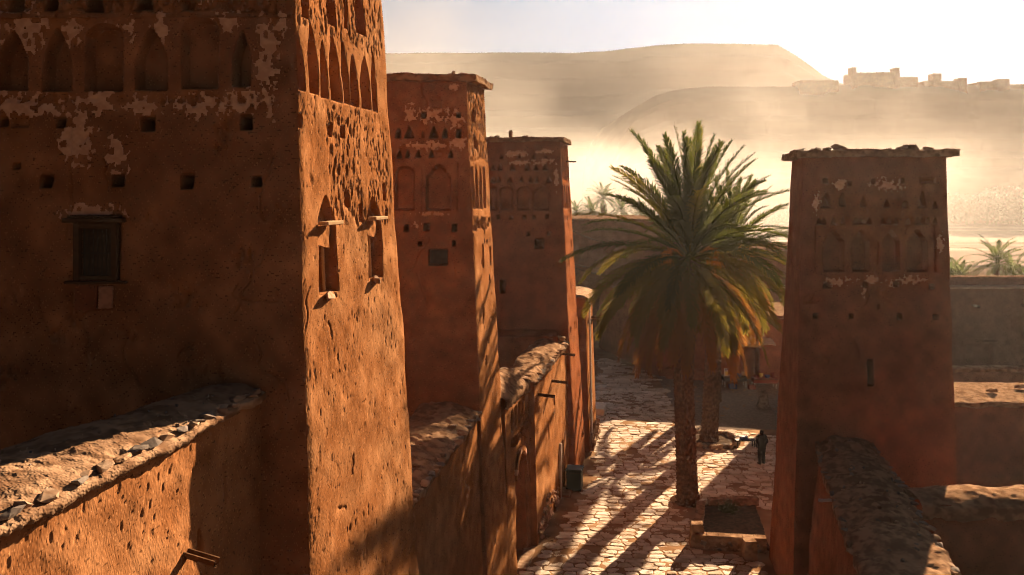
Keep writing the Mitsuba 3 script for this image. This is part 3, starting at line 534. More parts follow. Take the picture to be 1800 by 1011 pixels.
# arch trim: blocks of pale plaster round the opening
for k in range(15):
    a0, a1 = [math.pi * q / 15 for q in (k, k + 1)]
    pts = []
    for a, rr in ((a0, .86), (a0, 1.05), (a1, 1.05), (a1, .86)):
        y = 33.15 - math.cos(a) * rr; z = 3.45 + math.sin(a) * rr * .95
        pts.append((XL(y, -6.77) - .06, y, z))
    q = A(pts); o = A([.1, -.02, 0])
    v = np.vstack([q - o * .5, q + o * .55])
    h = trimesh.Trimesh(v, process=False).convex_hull
    part(g, 'arch_block', (np.array(h.vertices), np.array(h.faces)), 'lime_plaster' if k % 5 == 1 else 'adobe')
d = part(g, 'door', hexa([(XL(32.2, -7.53), 32.2, 0), (XL(32.2, -7.47), 32.2, 0), (XL(34.1, -7.47), 34.1, 0), (XL(34.1, -7.53), 34.1, 0)], [(XL(32.2, -7.53), 32.2, 2.6), (XL(32.2, -7.47), 32.2, 2.6), (XL(34.1, -7.47), 34.1, 2.6), (XL(34.1, -7.53), 34.1, 2.6)], None, 0), 'old_wood')
for k in range(6):
    y = 32.25 + k * .3
    part(d, 'plank', hexa([(XL(y, -7.47), y, 0.02), (XL(y, -7.43), y, .02), (XL(y + .28, -7.43), y + .28, .02), (XL(y + .28, -7.47), y + .28, .02)], [(XL(y, -7.47), y, 2.58), (XL(y, -7.43), y, 2.58), (XL(y + .28, -7.43), y + .28, 2.58), (XL(y + .28, -7.47), y + .28, 2.58)], None, 0), 'old_wood')
part(g, 'threshold', cham(-.2, .25, -.95, .95, 0, .12, .03, -.214, (XL(33.15, -6.7), 33.15, 0)), 'warm_stone')

# long wall beyond the gateway
w = thing('mud_wall', 'long sunlit mud wall beyond the arched gateway with three wooden rain spouts', 'wall')
f, _ = face((XL(34.5, -6.45), 34.5, 0), (XL(42.4, -6.3), 42.4, 0), (XL(42.4, -6.5), 42.4, 6.75), (XL(34.5, -6.6), 34.5, 6.6), .05, axis=1, pits=1.1,
            feats=[(39.9, 40.9, -.5, 2.5, 'round', .4), (37.2, 37.35, 3.5, 4.2, 'rect', .1), (38.6, 38.9, 4.6, 5.0, 'rect', .08)], seed=8)
part(w, 'wall', f, 'adobe', True)
f, _ = face((XL(34.5, -6.45) - 1.3, 34.5, 0), (XL(34.5, -6.45), 34.5, 0), (XL(34.5, -6.6), 34.5, 6.6), (XL(34.5, -6.6) - 1.3, 34.5, 6.6), .06, axis=0, pits=.3)
part(w, 'wall', f, 'adobe', True)
LC = [(XL(34.4, -7.6), 34.4, 6.6), (XL(38, -8.0), 38, 6.85), (XL(42.3, -7.7), 42.3, 7.1)]
RC = [(XL(34.4, -6.6), 34.4, 6.6), (XL(38, -6.55), 38, 6.65), (XL(42.3, -6.5), 42.3, 6.8)]
m, _ = mound(LC, RC, .09, .22, .08, .16, .22, 23)
part(w, 'top', m, 'roof_earth', True)
edge_stones(w, [(p[0] - .05, p[1], p[2] + .02) for p in RC], rng, .42, (.5, .12), skip=.05, mats=('warm_stone', 'warm_stone', 'slate'))
edge_stones(w, [(p[0] - .55, p[1], p[2] + .16) for p in RC], rng, .5, (.55, .1), skip=.1, mats=('warm_stone', 'roof_earth'))
for x, y, z, s in ((XL(35.3, -8), 35.3, 6.95, .5), (XL(41.5, -7), 41.6, 7.15, .6), (XL(41.9, -6.7), 41.9, 7.1, .5)):
    part(w, 'coping_stone', stone(rng, (x, y, z), (s, s, s * .5), .4, 18), 'warm_stone')
for y, z, s in ((35.2, 5.98, .72), (38.4, 5.82, .75), (41.0, 6.55, .72)):
    spout(w, (XL(y, -6.6), y, z), (XL(y, -6.6) + s, y - .12, z - .06), .075)
for k in range(70):   # rubble footing of the wall
    y = rng.uniform(34.6, 39.2); z = rng.uniform(.05, 1.35) * (1 - abs(y - 36.9) / 5)
    part(w, 'footing_stone', stone(rng, (XL(y, -6.45) - .02 * z + .03, y, z), (.22, rng.uniform(.25, .5), rng.uniform(.16, .28)), .2, 14), ('warm_stone', 'lime_plaster')[int(rng.integers(2))])
d = part(w, 'door', cham(-.04, .04, -.48, .48, 0, 2.3, .01, -.214, (XL(40.4, -6.62), 40.4, 0)), 'dark_door')
part(w, 'door_jamb', cham(-.06, .1, -.07, .07, 0, 2.6, .02, -.214, (XL(39.75, -6.4), 39.75, 0)), 'white_plaster')
part(w, 'door_step', cham(-.2, .35, -.6, .6, 0, .14, .03, -.214, (XL(40.4, -6.3), 40.4, 0)), 'warm_stone')

# terrace and ledge behind the long wall
w = thing('mud_terrace', 'sunken dark terrace between the second and third towers behind the long wall', 'terrace')
part(w, 'floor', hexa([(-9, 30.5, 4.6), (XL(30.5, -7.6), 30.5, 4.6), (XL(42, -7.6), 42.1, 4.6), (-9, 42.1, 4.6)], [(-9, 30.5, 5.0), (XL(30.5, -7.6), 30.5, 5.0), (XL(42, -7.6), 42.1, 5.0), (-9, 42.1, 5.0)], .3, .06), 'roof_earth')
part(w, 'ledge', hexa([(-6, 41.2, 5.0), (2.3, 41.2, 5.0), (2.3, 42.2, 5.0), (-6, 42.2, 5.0)], [(-6, 41.3, 7.35), (2.2, 41.3, 7.3), (2.2, 42.2, 7.5), (-6, 42.2, 7.5)], .15, .06), 'adobe_red')
def brush(t, c, r, n, mat, seed, name='twigs'):
    g = np.random.default_rng(seed); P = []
    V, F = [], []
    for k in range(n):
        a, e, L = g.uniform(0, 6.28), g.uniform(.2, 1.4), r * g.uniform(.5, 1.1)
        d = A([math.cos(a) * math.cos(e), math.sin(a) * math.cos(e), math.sin(e)])
        s = np.cross(d, g.normal(size=3)); s /= np.linalg.norm(s); s *= .012
        o = A(c) + g.normal(size=3) * r * .25 * A([1, 1, .3])
        i = len(V); V += [o - s, o + s, o + d * L + A([0, 0, -.1 * L])]; F.append((i, i + 1, i + 2))
    return part(t, name, (A(V), A(F)), mat, kind='stuff')
for k, (x, y, z) in enumerate(((1.3, 38.5, 6.9), (.7, 39.5, 6.6), (1.8, 40.2, 6.9))):
    w = thing('dry_shrub', ('small dry shrub on the terrace nearest the long wall', 'small dry shrub on the terrace furthest left', 'small dry shrub on the terrace by the third tower')[k], 'shrub', 'dry shrubs on the terrace')
    brush(w, (x, y, 5.25), .75, 260, 'dry_brush', 50 + k)

# building past the third tower
w = thing('mud_house', 'narrow house just past the third tower, pale roof edge and white downpipe', 'house')
f, _ = face((4.25, 46.6, 0), (5.0, 50.5, 0), (4.72, 50.5, 8.4), (4.0, 46.6, 8.5), .12, axis=1, pits=.8)
part(w, 'wall', f, 'adobe', True)
f, _ = face((1.0, 46.6, 0), (4.25, 46.6, 0), (4.0, 46.6, 8.5), (1.0, 46.6, 8.5), .15, axis=0)
part(w, 'wall', f, 'adobe_red', True)
m, _ = mound([(2.4, 46.5, 8.55), (3.2, 50.6, 8.5)], [(4.05, 46.5, 8.5), (4.8, 50.6, 8.4)], .14, .2, .1, .3, .15, 29)
part(w, 'roof', m, 'warm_stone', True, 'pale sunlit roof edge')
part(w, 'downpipe', tube([(4.42, 47.3, .9), (4.36, 47.3, 4), (4.28, 47.3, 8.4)], .06, 8), 'white_paint')
for y, z in ((47.9, 7.1), (49.6, 7.0)): spout(w, (XL(y, -6.2), y, z), (XL(y, -6.2) + .85, y - .1, z - .04), .07)
part(w, 'spout_box', cham(-.12, .12, -.15, .15, 0, .3, .02, 0, (4.35, 47.6, 6.9)), 'old_wood')
for k in range(22):
    y = 46.7 + (k % 11) * .35; z = .25 + .5 * (k // 11)
    part(w, 'footing_stone', stone(rng, (4.4 + .187 * (y - 46.6) - .02 * z, y, z), (.25, .4, .4), .2, 14), 'warm_stone')
t = thing('stone_step', 'grey block step beside the street below the white downpipe', 'step')
scene[t] = mikit.ply(cham(-.45, .45, -.9, .9, 0, .42, .05, -.2, (5.6, 55.2, 0)), 'paving_2')
labels[t]['label'] = 'grey block step standing at the wall foot past the third tower'

# ------------------------------------------------------------------ right side
rng = np.random.default_rng(21)
w = thing('mud_wall', 'thick crumbling mud wall running towards the viewer from the right-hand tower', 'wall')
f, _ = face((9.95, 29.1, 0), (7.2, 17.5, 0), (7.6, 17.5, 5.5), (10.45, 29.1, 5.5), .06, axis=1, pits=.8, rough=1.6, seed=9)
part(w, 'wall', f, 'adobe_red', True)
f, _ = face((9.9, 17.5, 0), (12.6, 29.1, 0), (12.3, 29.1, 5.5), (9.6, 17.5, 5.5), .08, axis=1, pits=.8, rough=1.6, seed=9)
part(w, 'wall', f, 'adobe_red', True)
LW = [(10.42, 29.25, 5.85), (10.02, 27.5, 5.6), (9.4, 25, 5.5), (8.65, 22, 5.5), (7.55, 17.5, 5.5)]
RW = [(12.25, 29.25, 5.75), (12.05, 27.5, 5.6), (11.6, 25, 5.5), (10.85, 22, 5.5), (9.75, 17.5, 5.5)]
m, _ = mound(LW, RW, .08, .3, .06, .2, .35, 31)
part(w, 'top', m, 'roof_earth', True, 'crumbling gravelly earth top')
edge_stones(w, RW, rng, .3, (.25, .1), skip=.2, mats=('slate', 'roof_earth', 'warm_stone'))
edge_stones(w, LW, rng, .35, (.22, .09), skip=.35, mats=('roof_earth', 'slate'))
for _ in range(90):
    u, v = rng.uniform(.05, .95), rng.uniform(0, 1)
    i = v * (len(LW) - 1); k = int(min(i, len(LW) - 2)); q = i - k
    c = (A(LW[k]) * (1 - q) + A(LW[k + 1]) * q) * (1 - u) + (A(RW[k]) * (1 - q) + A(RW[k + 1]) * q) * u
    c[2] += .3 * (1 - abs(2 * u - 1) ** 2.2)
    part(w, 'pebble', stone(rng, c, rng.uniform(.06, .18, 3), rng.uniform(0, 3), 9), ('roof_earth', 'warm_stone', 'slate')[int(rng.integers(3))])
spout(w, (9.75, 25.2, 5.28), (9.0, 25.0, 5.34), .05, 'pale_metal')

w = thing('mud_wall', 'low mud wall crossing to the right below the right-hand tower with a thick earth top', 'wall')
f, _ = face((11.8, 24.1, 0), (22, 23.9, 0), (22, 24.0, 5.5), (11.8, 24.2, 5.5), .08, axis=0, pits=.3, feats=[(16.0, 16.2, 4.8, 5.0, 'rect', .2)])
part(w, 'wall', f, 'adobe_red', True)
m, _ = mound([(11.6, 25.75, 5.45), (22, 25.6, 5.5)], [(11.6, 24.15, 5.45), (22, 23.95, 5.5)], .08, .22, .07, .3, .22, 37)
part(w, 'top', m, 'roof_earth', True)

part(w, 'rubble_fill', hexa([(12.2, 25.6, -.3), (24, 25.5, -.3), (24, 39.9, -.3), (15.3, 29, -.3)], [(12.2, 25.6, 3.4), (24, 25.5, 3.4), (24, 39.9, .15), (15.3, 29, 2.6)], .4, .15), 'dark_door')
# low house whose flat roof catches the sun, right of the tower
w = thing('mud_house', 'low house right of the tower with a sunlit flat earth roof', 'house')
f, _ = face((15.6, 40.0, 0), (32, 40.0, 0), (32, 40.1, 4.35), (15.6, 40.1, 4.35), .15, axis=0)
part(w, 'wall', f, 'adobe_red', True)
f, _ = face((15.6, 44.0, 0), (15.6, 40.0, 0), (15.6, 40.1, 4.35), (15.6, 44.0, 4.35), .3, axis=1)
part(w, 'wall', f, 'adobe_red', True)
m, _ = mound([(15.5, 44, 4.45), (32, 44, 4.45)], [(15.5, 40.1, 4.4), (32, 40.1, 4.4)], .14, .08, .12, .2, .12, 41)
part(w, 'roof', m, 'roof_earth', True, 'sunlit flat roof')
for x, y, s in ((25.2, 42.3, .45), (26.3, 41.8, .35), (23.4, 41.6, .4), (27.8, 42.6, .4)):
    part(w, 'roof_stone', stone(rng, (x, y, 4.62), (s * 1.3, s, s * .6), 0, 16), 'roof_earth')
w = thing('mud_wall', 'dark low wall behind the sunlit flat roof at the right edge', 'wall')
f, _ = face((16, 46, 0), (34, 46, 0), (34, 46.1, 4.75), (16, 46.1, 4.75), .2, axis=0)
part(w, 'wall', f, 'adobe_grey', True)
m, _ = mound([(16, 46.7, 4.75), (34, 46.7, 4.75)], [(16, 46.1, 4.7), (34, 46.1, 4.7)], .15, .1, .06, .15, .1, 43)
part(w, 'top', m, 'roof_earth', True)

# long house at the right edge
w = thing('mud_house', 'long grey-brown house at the right edge with a pale ledge under its parapet', 'house')
f, _ = face((17.6, 55, 0), (44, 55, 0), (44, 55, 8.05), (17.6, 55, 8.05), .12, axis=0, rough=.6, zfine=(2.5, 8.05),
            feats=[(29.0, 30.9, -.5, 4.55, 'rect', .12), (32.2, 32.7, 3.3, 6.2, 'rect', .06)])
part(w, 'wall', f, 'adobe_grey', True)
f, _ = face((19.0, 58, 0), (17.6, 55, 0), (17.6, 55, 8.05), (19.0, 58, 8.05), .4, axis=1)
part(w, 'wall', f, 'adobe_grey', True)
for k in range(13):
    x = 17.5 + k * 2.05
    part(w, 'ledge_block', hexa([(x, 54.8, 8.0), (x + 2.04, 54.8, 8.0), (x + 2.04, 55.4, 8.0), (x, 55.4, 8.0)], [(x, 54.85, 8.14), (x + 2.04, 54.85, 8.14), (x + 2.04, 55.4, 8.2), (x, 55.4, 8.2)], .2, .02, 3, k), 'white_plaster')
    part(w, 'parapet', hexa([(x, 55.3, 8.1), (x + 2.05, 55.3, 8.1), (x + 2.05, 55.8, 8.1), (x, 55.8, 8.1)], [(x, 55.35, 8.62), (x + 2.05, 55.35, 8.62), (x + 2.05, 55.8, 8.68), (x, 55.8, 8.68)], .25, .02, 3, k), 'adobe_grey')
for k in range(17):
    x = 17.5 + k * 1.55
    part(w, 'parapet_cap', hexa([(x, 55.22, 8.63), (x + 1.54, 55.22, 8.63), (x + 1.54, 55.9, 8.63), (x, 55.9, 8.63)], [(x, 55.27, 8.74), (x + 1.54, 55.27, 8.74), (x + 1.54, 55.85, 8.76), (x, 55.85, 8.76)], .2, .02, 3, k + 30), 'roof_earth')
for x, z in ((29.7, 6.95), (32.9, 6.95)): spout(w, (x, 55.05, z), (x + .1, 54.45, z - .03), .1)
part(w, 'ledge', cham(-.45, .45, -.12, .1, 0, .14, .02, 0, (30.8, 54.95, 4.55)), 'adobe_grey')

# ------------------------------------------------------------------ houses closing the far end of the street
w = thing('mud_house', 'dark mud house behind the palms, its doorway behind the market tables', 'house')
def house(w, q, zt, du, mat, feats0=(), seed=0, axis=0, roof='roof_earth', par=.35):
    for i in range(4):
        j = (i + 1) % 4
        f, _ = face((*q[i], 0), (*q[j], 0), (*q[j], zt), (*q[i], zt), du if i in (0, 3, 1) else .8, feats0 if i == 0 else (), axis, rough=.8, seed=seed)
        part(w, 'wall', f, mat, True)
    m, _ = mound([(*q[3], zt - .05), (*q[2], zt - .05)], [(*q[0], zt - .05), (*q[1], zt - .05)], .3, .1, .12, .22, .14, seed + 60)
    part(w, 'roof', m, roof, True)
EQ = [(11.3, 65.4), (24.0, 62.2), (26, 70), (13, 73)]
house(w, EQ, 5.0, .12, 'adobe_red', [(16.9, 18.35, -.5, 2.55, 'rect', .7), (15.6, 16.5, .9, 2.0, 'rect', .1), (12.4, 12.7, 2.9, 3.2, 'rect', .2)], 3)
part(w, 'lintel', cham(-.95, .95, -.1, .15, 0, .18, .02, -.247, (17.6, 63.75, 2.6)), 'pale_wood')
part(w, 'awning', hexa([(15.9, 62.9, 3.0), (19.2, 62.1, 3.0), (19.2, 63.4, 3.3), (15.9, 64.2, 3.3)], [(15.9, 62.9, 3.06), (19.2, 62.1, 3.06), (19.2, 63.4, 3.36), (15.9, 64.2, 3.36)], .3, .05), 'white_plaster')
part(w, 'ledge', hexa([(11.6, 64.6, 0), (15.4, 63.6, 0), (15.6, 64.3, 0), (11.8, 65.3, 0)], [(11.6, 64.7, .75), (15.4, 63.7, .75), (15.6, 64.3, .8), (11.8, 65.3, .8)], .25, .05), 'adobe_red')
w = thing('mud_house', 'dark house left of the palms where the street climbs away', 'house')
house(w, [(7.9, 77), (11.2, 65.6), (18, 69), (15, 82)], 6.1, .2, 'adobe_red', (), 5, 1)
w = thing('mud_house', 'tall hazy mauve house at the end of the street behind the palms', 'house')
house(w, [(3.0, 86), (17.2, 84), (18, 96), (4, 98)], 11.4, .25, 'adobe_grey', [(6.5, 7.3, 7.0, 8.6, 'rect', .4), (9.7, 10.5, 7.0, 8.6, 'rect', .4), (5.2, 5.5, 9.6, 9.9, 'rect', .3)], 7)
w = thing('mud_house', 'mid-height house behind the palm crowns right of the mauve house', 'house')
house(w, [(18.2, 84), (30, 82), (31, 92), (18.6, 94)], 8.6, .3, 'adobe_grey', (), 9)
for k, (p, q, sag, m) in enumerate((((3.2, 46.0, 12.2), (14, 84, 9.6), .8, 'light_cable'), ((3.2, 46.0, 10.4), (16, 84, 8.6), 1.0, 'light_cable'), ((3.3, 46.0, 10.2), (15, 84, 8.2), 1.2, 'black_cable'))):
    t = thing('cable', ('pale cable slung from the third tower, uppermost', 'pale cable slung from the third tower, below the uppermost', 'dark cable slung lowest from the third tower')[k], 'cable', 'cables slung from the third tower')
    s = np.linspace(0, 1, 24)[:, None]
    scene[t] = mikit.ply(tube((A(p) * (1 - s) + A(q) * s) - A([0, 0, sag]) * 4 * s * (1 - s), .022, 5), m)

# ------------------------------------------------------------------ ground, street, paving
rng = np.random.default_rng(31)
gx = np.concatenate([np.linspace(-900, -60, 15), np.linspace(-50, 60, 23), np.linspace(75, 900, 25)])
gy = np.linspace(-60, 860, 60)
GX, GY = np.meshgrid(gx, gy)
GZ = -0.2 + 0 * GY
G = np.stack([GX, GY, GZ], -1)
struct('ground', (G.reshape(-1, 3), grid_faces(len(gy), len(gx))), 'valley_ground', 'bare dusty ground under the village and the valley')
def sheet(x0, x1, y0, y1, z, res, amp, f=1.2, seed=0):
    X, Y = np.meshgrid(np.linspace(x0, x1, int((x1 - x0) / res) + 1), np.linspace(y0, y1, int((y1 - y0) / res) + 1))
    P = np.stack([X, Y, 0 * X + z], -1)
    P[..., 2] += amp * (2 * fb(P, f, 3, seed) + 0.6 * fb(P, f * 5, 2, seed + 1))
    return P, X.shape
P, s_ = sheet(-5, 22, 22, 86, 0.034, .12, .035)
struct('street', (P.reshape(-1, 3), grid_faces(*s_)), 'street_dirt', 'earthen street floor between the mud walls', True)
P, s_ = sheet(10.4, 24, 51.0, 66, 0.045, .2, .02)
P[..., 0] += (0.16 * (P[..., 1] - 51))[..., ] * (1 - (P[..., 0] - 10.4) / 14) * .3
struct('gravel_yard', (P.reshape(-1, 3), grid_faces(*s_)), 'gravel', 'grey gravel yard before the market doorway', True)

def gp(x): return A(x, float)
LANE = Polygon([(-1.2, 27), (.2, 31.6), (1.45, 34.6), (2.55, 37.8), (3.75, 41), (4.5, 46.3), (4.7, 52.4), (5.4, 58), (6.6, 66), (7.6, 74), (10.6, 66), (10.9, 60), (10.4, 52.4), (13.5, 50.6), (17, 49), (17, 38.5), (9.6, 38.5), (8.2, 34.4), (9.4, 34.2), (9.3, 27)])
KEEP = LANE.difference(Polygon([(7.6, 33.6), (10.4, 33.6), (11, 39.3), (8.6, 39.3)])).difference(Point(11.3, 48.7).buffer(1.75)).difference(Point(8.05, 39.1).buffer(.5))
pts = []
y = 26.5
while y < 75:
    cell = (0.34 if y < 60 else .6)
    row_h = cell * rng.uniform(.9, 1.3)
    x = -2.0 + rng.uniform(0, .5)
    while x < 17.5:
        w_ = row_h * rng.uniform(1.0, 2.3)
        pts.append((x + w_ / 2 + rng.normal(scale=.03), y + row_h / 2 + rng.normal(scale=row_h * .16)))
        x += w_
    y += row_h
pts = A(pts)
vor = Voronoi(pts * A([.62, 1]))
cells = []
for i, reg in enumerate(vor.point_region):
    r = vor.regions[reg]
    if not r or -1 in r: continue
    pg = Polygon(vor.vertices[r] / A([.62, 1]))
    c = pg.centroid
    if pg.area > 2.5 or not KEEP.contains(c): continue
    gap = rng.uniform(.01, .03)
    q = pg.buffer(-gap - .05).buffer(.05, 3).simplify(.015)
    if q.is_empty or q.geom_type != 'Polygon' or q.area < .03: continue
    cells.append((q.area / c.y ** 3, q))
cells.sort(key=lambda c: -c[0])
def paver(q):
    c = A(q.exterior.coords)[:-1]
    if q.exterior.is_ccw is False: c = c[::-1]
    n, o = len(c), A([q.centroid.x, q.centroid.y])
    h = .05 + rng.uniform(-.02, .022)
    tl = rng.normal(scale=.02, size=2)
    def z(p, k): return h * k + (p - o) @ tl
    inner = o + (c - o) * (1 - .03 / (np.linalg.norm(c - o, axis=1, keepdims=True) + 1e-6))
    mid = o + (c - o) * .55 + rng.normal(scale=.01, size=c.shape)
    rings = [np.c_[c, np.full(n, -.04)], np.c_[c, z(c, .72)], np.c_[inner, z(inner, 1) + rng.normal(scale=.003, size=n)], np.c_[mid, z(mid, 1) + rng.normal(scale=.005, size=n)]]
    V = np.vstack(rings + [[[*o, h + .004]]])
    F, k = [], np.arange(n)
    for r in range(3):
        a, b = r * n + k, r * n + (k + 1) % n
        F += [np.c_[a, b, b + n], np.c_[a, b + n, a + n]]
    F.append(np.c_[3 * n + k, 3 * n + (k + 1) % n, np.full(n, 4 * n)])
    return V, np.vstack(F)
rest = [[], [], []]
for i, (_, q) in enumerate(cells):
    k = int(rng.choice(3, p=[.5, .3, .2]))
    if i < 300: part('street', 'paving_stone', paver(q), f'paving_{k}')
    else: rest[k].append(paver(q))
for k in range(3): part('street', 'far_paving', merge(rest[k]), f'paving_{k}', kind='stuff')
# loose pebbles on the dirt strip by the wall
V = []
for _ in range(260):
    y = rng.uniform(33, 52); x = XL(y, -6.35) + abs(rng.normal(scale=.5)) + .05
    V.append(stone(rng, (x, y, .02), rng.uniform(.03, .12, 3) * (1, 1, .7), 0, 8))
part('street', 'pebbles', merge(V), 'warm_stone', kind='stuff')

# ------------------------------------------------------------------ planters, bin, small street things
w = thing('planter', 'rectangular stone-walled planter of dark soil beside the right-hand tower', 'planter')
def rubble_wall(t, p, q, h, th, rng, cap='roof_earth', st=.28):
    p, q = A(p, float), A(q, float); d = q - p; L = np.linalg.norm(d); d /= L; n = A([d[1], -d[0]])
    a, b = p + n * th / 2, p - n * th / 2; c, e = q - n * th / 2, q + n * th / 2
    part(t, 'wall', hexa([(*a, 0), (*e, 0), (*c, 0), (*b, 0)], [(*a, h - .08), (*e, h - .08), (*c, h - .08), (*b, h - .08)], .12, .02, 4), 'roof_earth')
    for z in np.arange(.1, h - .12, .2):
        x = rng.uniform(0, .2)
        while x < L - .1:
            l = st * rng.uniform(.6, 1.4); o = p + d * (x + l / 2)
            for s in (1, -1):
                part(t, 'stone', stone(rng, (*(o + n * s * (th / 2 - .02)), z + rng.normal(scale=.02)), (l, .2, rng.uniform(.15, .26)), math.atan2(d[1], d[0]), 12), ('roof_earth', 'slate', 'warm_stone')[int(rng.integers(3))])
            x += l * 1.1
    k = int(L / .4)
    for i in range(k):
        o0, o1 = p + d * L * i / k, p + d * (L * (i + 1) / k - .01)
        a, b, c, e = o0 + n * (th / 2 + .04), o0 - n * (th / 2 + .04), o1 - n * (th / 2 + .04), o1 + n * (th / 2 + .04)
        part(t, 'cap_stone', hexa([(*a, h - .08), (*e, h - .08), (*c, h - .08), (*b, h - .08)], [(*a, h), (*e, h), (*c, h), (*b, h)], .15, .015, 5, i), cap)
rubble_wall(w, (7.35, 34.3), (10.1, 33.9), .62, .28, rng)
rubble_wall(w, (8.55, 38.6), (7.5, 34.6), .35, .3, rng)
rubble_wall(w, (11.2, 38.9), (8.9, 38.7), .4, .3, rng)
part(w, 'soil', hexa([(7.6, 34.45, 0), (10.3, 34.0, 0), (11, 38.6, 0), (8.7, 38.5, 0)], [(7.6, 34.45, .12), (10.3, 34.0, .12), (11, 38.6, .14), (8.7, 38.5, .14)], .15, .05), 'dark_door')
part(w, 'post', hexa([(7.15, 34.25, 0), (7.75, 34.2, 0), (7.8, 34.75, 0), (7.2, 34.8, 0)], [(7.25, 34.35, .95), (7.68, 34.3, .95), (7.72, 34.7, .95), (7.28, 34.74, .95)], .1, .03, 4), 'roof_earth')
brush(w, (9.6, 37.8, .2), .7, 300, 'shrub', 77, 'weeds')
t = thing('stone_post', 'square mud post at the foot of the right-hand tower, nearest the viewer', 'post')
scene[t] = mikit.ply(hexa([(9.0, 33.0, 0), (9.5, 33.0, 0), (9.5, 33.5, 0), (9.0, 33.5, 0)], [(9.02, 33.02, .8), (9.48, 33.02, .8), (9.48, 33.48, .8), (9.02, 33.48, .8)], .12, .02, 4), 'roof_earth')
w = thing('planter', 'low round stone ring around the foot of the rear palm', 'planter')
for k in range(26):
    a = k * 2 * math.pi / 26
    c = A([11.3 + 1.55 * math.cos(a), 48.7 + 1.55 * math.sin(a)])
    part(w, 'kerb_stone', stone(rng, (*c, .16), (.34, .42, .34), a, 16, .55), 'warm_stone' if k % 3 else 'slate')
part(w, 'soil', hexa([(10.1, 47.5, 0), (12.5, 47.5, 0), (12.5, 49.9, 0), (10.1, 49.9, 0)], [(10.2, 47.6, .14), (12.4, 47.6, .14), (12.4, 49.8, .14), (10.2, 49.8, .14)], .2, .03), 'dark_door')
w = thing('bench', 'small dark bench with a blue bundle beside the round stone ring', 'bench')
part(w, 'seat', cham(-.55, .55, -.2, .2, .4, .46, .01, .1, (13.0, 47.6, 0)), 'iron')
for x in (-.48, .48):
    for y in (-.15, .15): part(w, 'leg', cham(x - .03, x + .03, y - .03, y + .03, 0, .4, .005, .1, (13.0, 47.6, 0)), 'iron')
t = thing('bundle', 'folded blue bundle lying on the dark bench', 'bundle')
scene[t] = mikit.ply(hexa([(12.7, 47.45, .46), (13.2, 47.5, .46), (13.2, 47.75, .46), (12.7, 47.7, .46)], [(12.75, 47.48, .62), (13.12, 47.52, .6), (13.12, 47.72, .66), (12.75, 47.68, .6)], .06, .02, 6), 'blue_paint')
w = thing('dust_bin', 'dark teal bin standing against the left wall', 'bin')
bx, by = 3.0, 40.9
part(w, 'body', cham(-.36, .36, -.36, .36, .08, 1.0, .03, -.2, (bx, by, 0)), 'teal_paint')
part(w, 'lid', cham(-.4, .4, -.42, .4, 1.0, 1.1, .03, -.2, (bx, by, 0)), 'teal_paint')
part(w, 'handle', tube([(bx - .25, by - .45, .98), (bx - .25, by - .52, 1.0), (bx + .25, by - .56, 1.0), (bx + .25, by - .48, .98)], .02, 6), 'iron')
for s in (-.28, .28): part(w, 'wheel', (lambda c: (np.array(c.vertices), np.array(c.faces)))(trimesh.creation.cylinder(.09, .07, 14, transform=trimesh.transformations.translation_matrix((bx + s, by + .3, .09)) @ trimesh.transformations.rotation_matrix(math.pi / 2, (0, 1, 0)))), 'iron')
t = thing('boulder', 'dark upright boulder on the gravel yard near the tower', 'boulder')
scene[t] = mikit.ply(hexa([(16.0, 55.6, 0), (16.9, 55.5, 0), (16.9, 56.3, 0), (16.1, 56.4, 0)], [(16.3, 55.85, 1.2), (16.6, 55.85, 1.25), (16.62, 56.1, 1.2), (16.35, 56.12, 1.15)], .12, .09, 2.2, 4, .03), 'slate')
for k, (x, y, s) in enumerate(((7.55, 39.3, .5), (8.6, 39.6, .35), (8.75, 38.9, .4))):
    t = thing('palm_stone', ('largest stone at the foot of the front palm, left of the trunk', 'small stone right of the front palm trunk', 'stone between the front palm and the planter')[k], 'stone')
    scene[t] = mikit.ply(stone(rng, (x, y, s * .3), (s, s * .9, s * .8), .3, 20), 'warm_stone')

# market tables
def table(label, x, y, L, rot, cloth):
    w = thing('market_table', label, 'table')
    part(w, 'top', cham(-L / 2, L / 2, -.4, .4, .72, .77, .01, rot, (x, y, 0)), 'old_wood')
    for sx in (-L / 2 + .08, L / 2 - .08):
        for sy in (-.33, .33): part(w, 'leg', cham(sx - .03, sx + .03, sy - .03, sy + .03, 0, .72, .005, rot, (x, y, 0)), 'pale_metal')
    part(w, 'cloth', hexa([(x - L / 2, y - .42, .5), (x + L / 2, y - .42, .45), (x + L / 2, y + .38, .5), (x - L / 2, y + .38, .5)], [(x - L / 2 + .02, y - .38, .785), (x + L / 2 - .02, y - .38, .785), (x + L / 2 - .02, y + .36, .785), (x - L / 2 + .02, y + .36, .785)], .15, .02), cloth)
    return w
table('left market table under a dark cloth, the white sign standing on it', 16.2, 62.2, 1.7, 0, 'cloth_dark')
table('right market table under a reddish cloth nearest the tower', 18.2, 61.6, 1.7, 0, 'red_paint')
w = thing('stall_sign', 'small white sign with a blue heading and yellow picture standing on the market table', 'sign')
part(w, 'board', cham(-.36, .36, -.015, .015, 0, .56, .006, 0, (15.75, 61.95, .82)), 'white_paint')
part(w, 'heading', cham(-.31, .31, -.006, .002, .42, .5, .002, 0, (15.75, 61.932, .82)), 'blue_paint')
part(w, 'picture', cham(-.28, -.04, -.006, .002, .06, .34, .002, 0, (15.75, 61.932, .82)), 'yellow_paint')
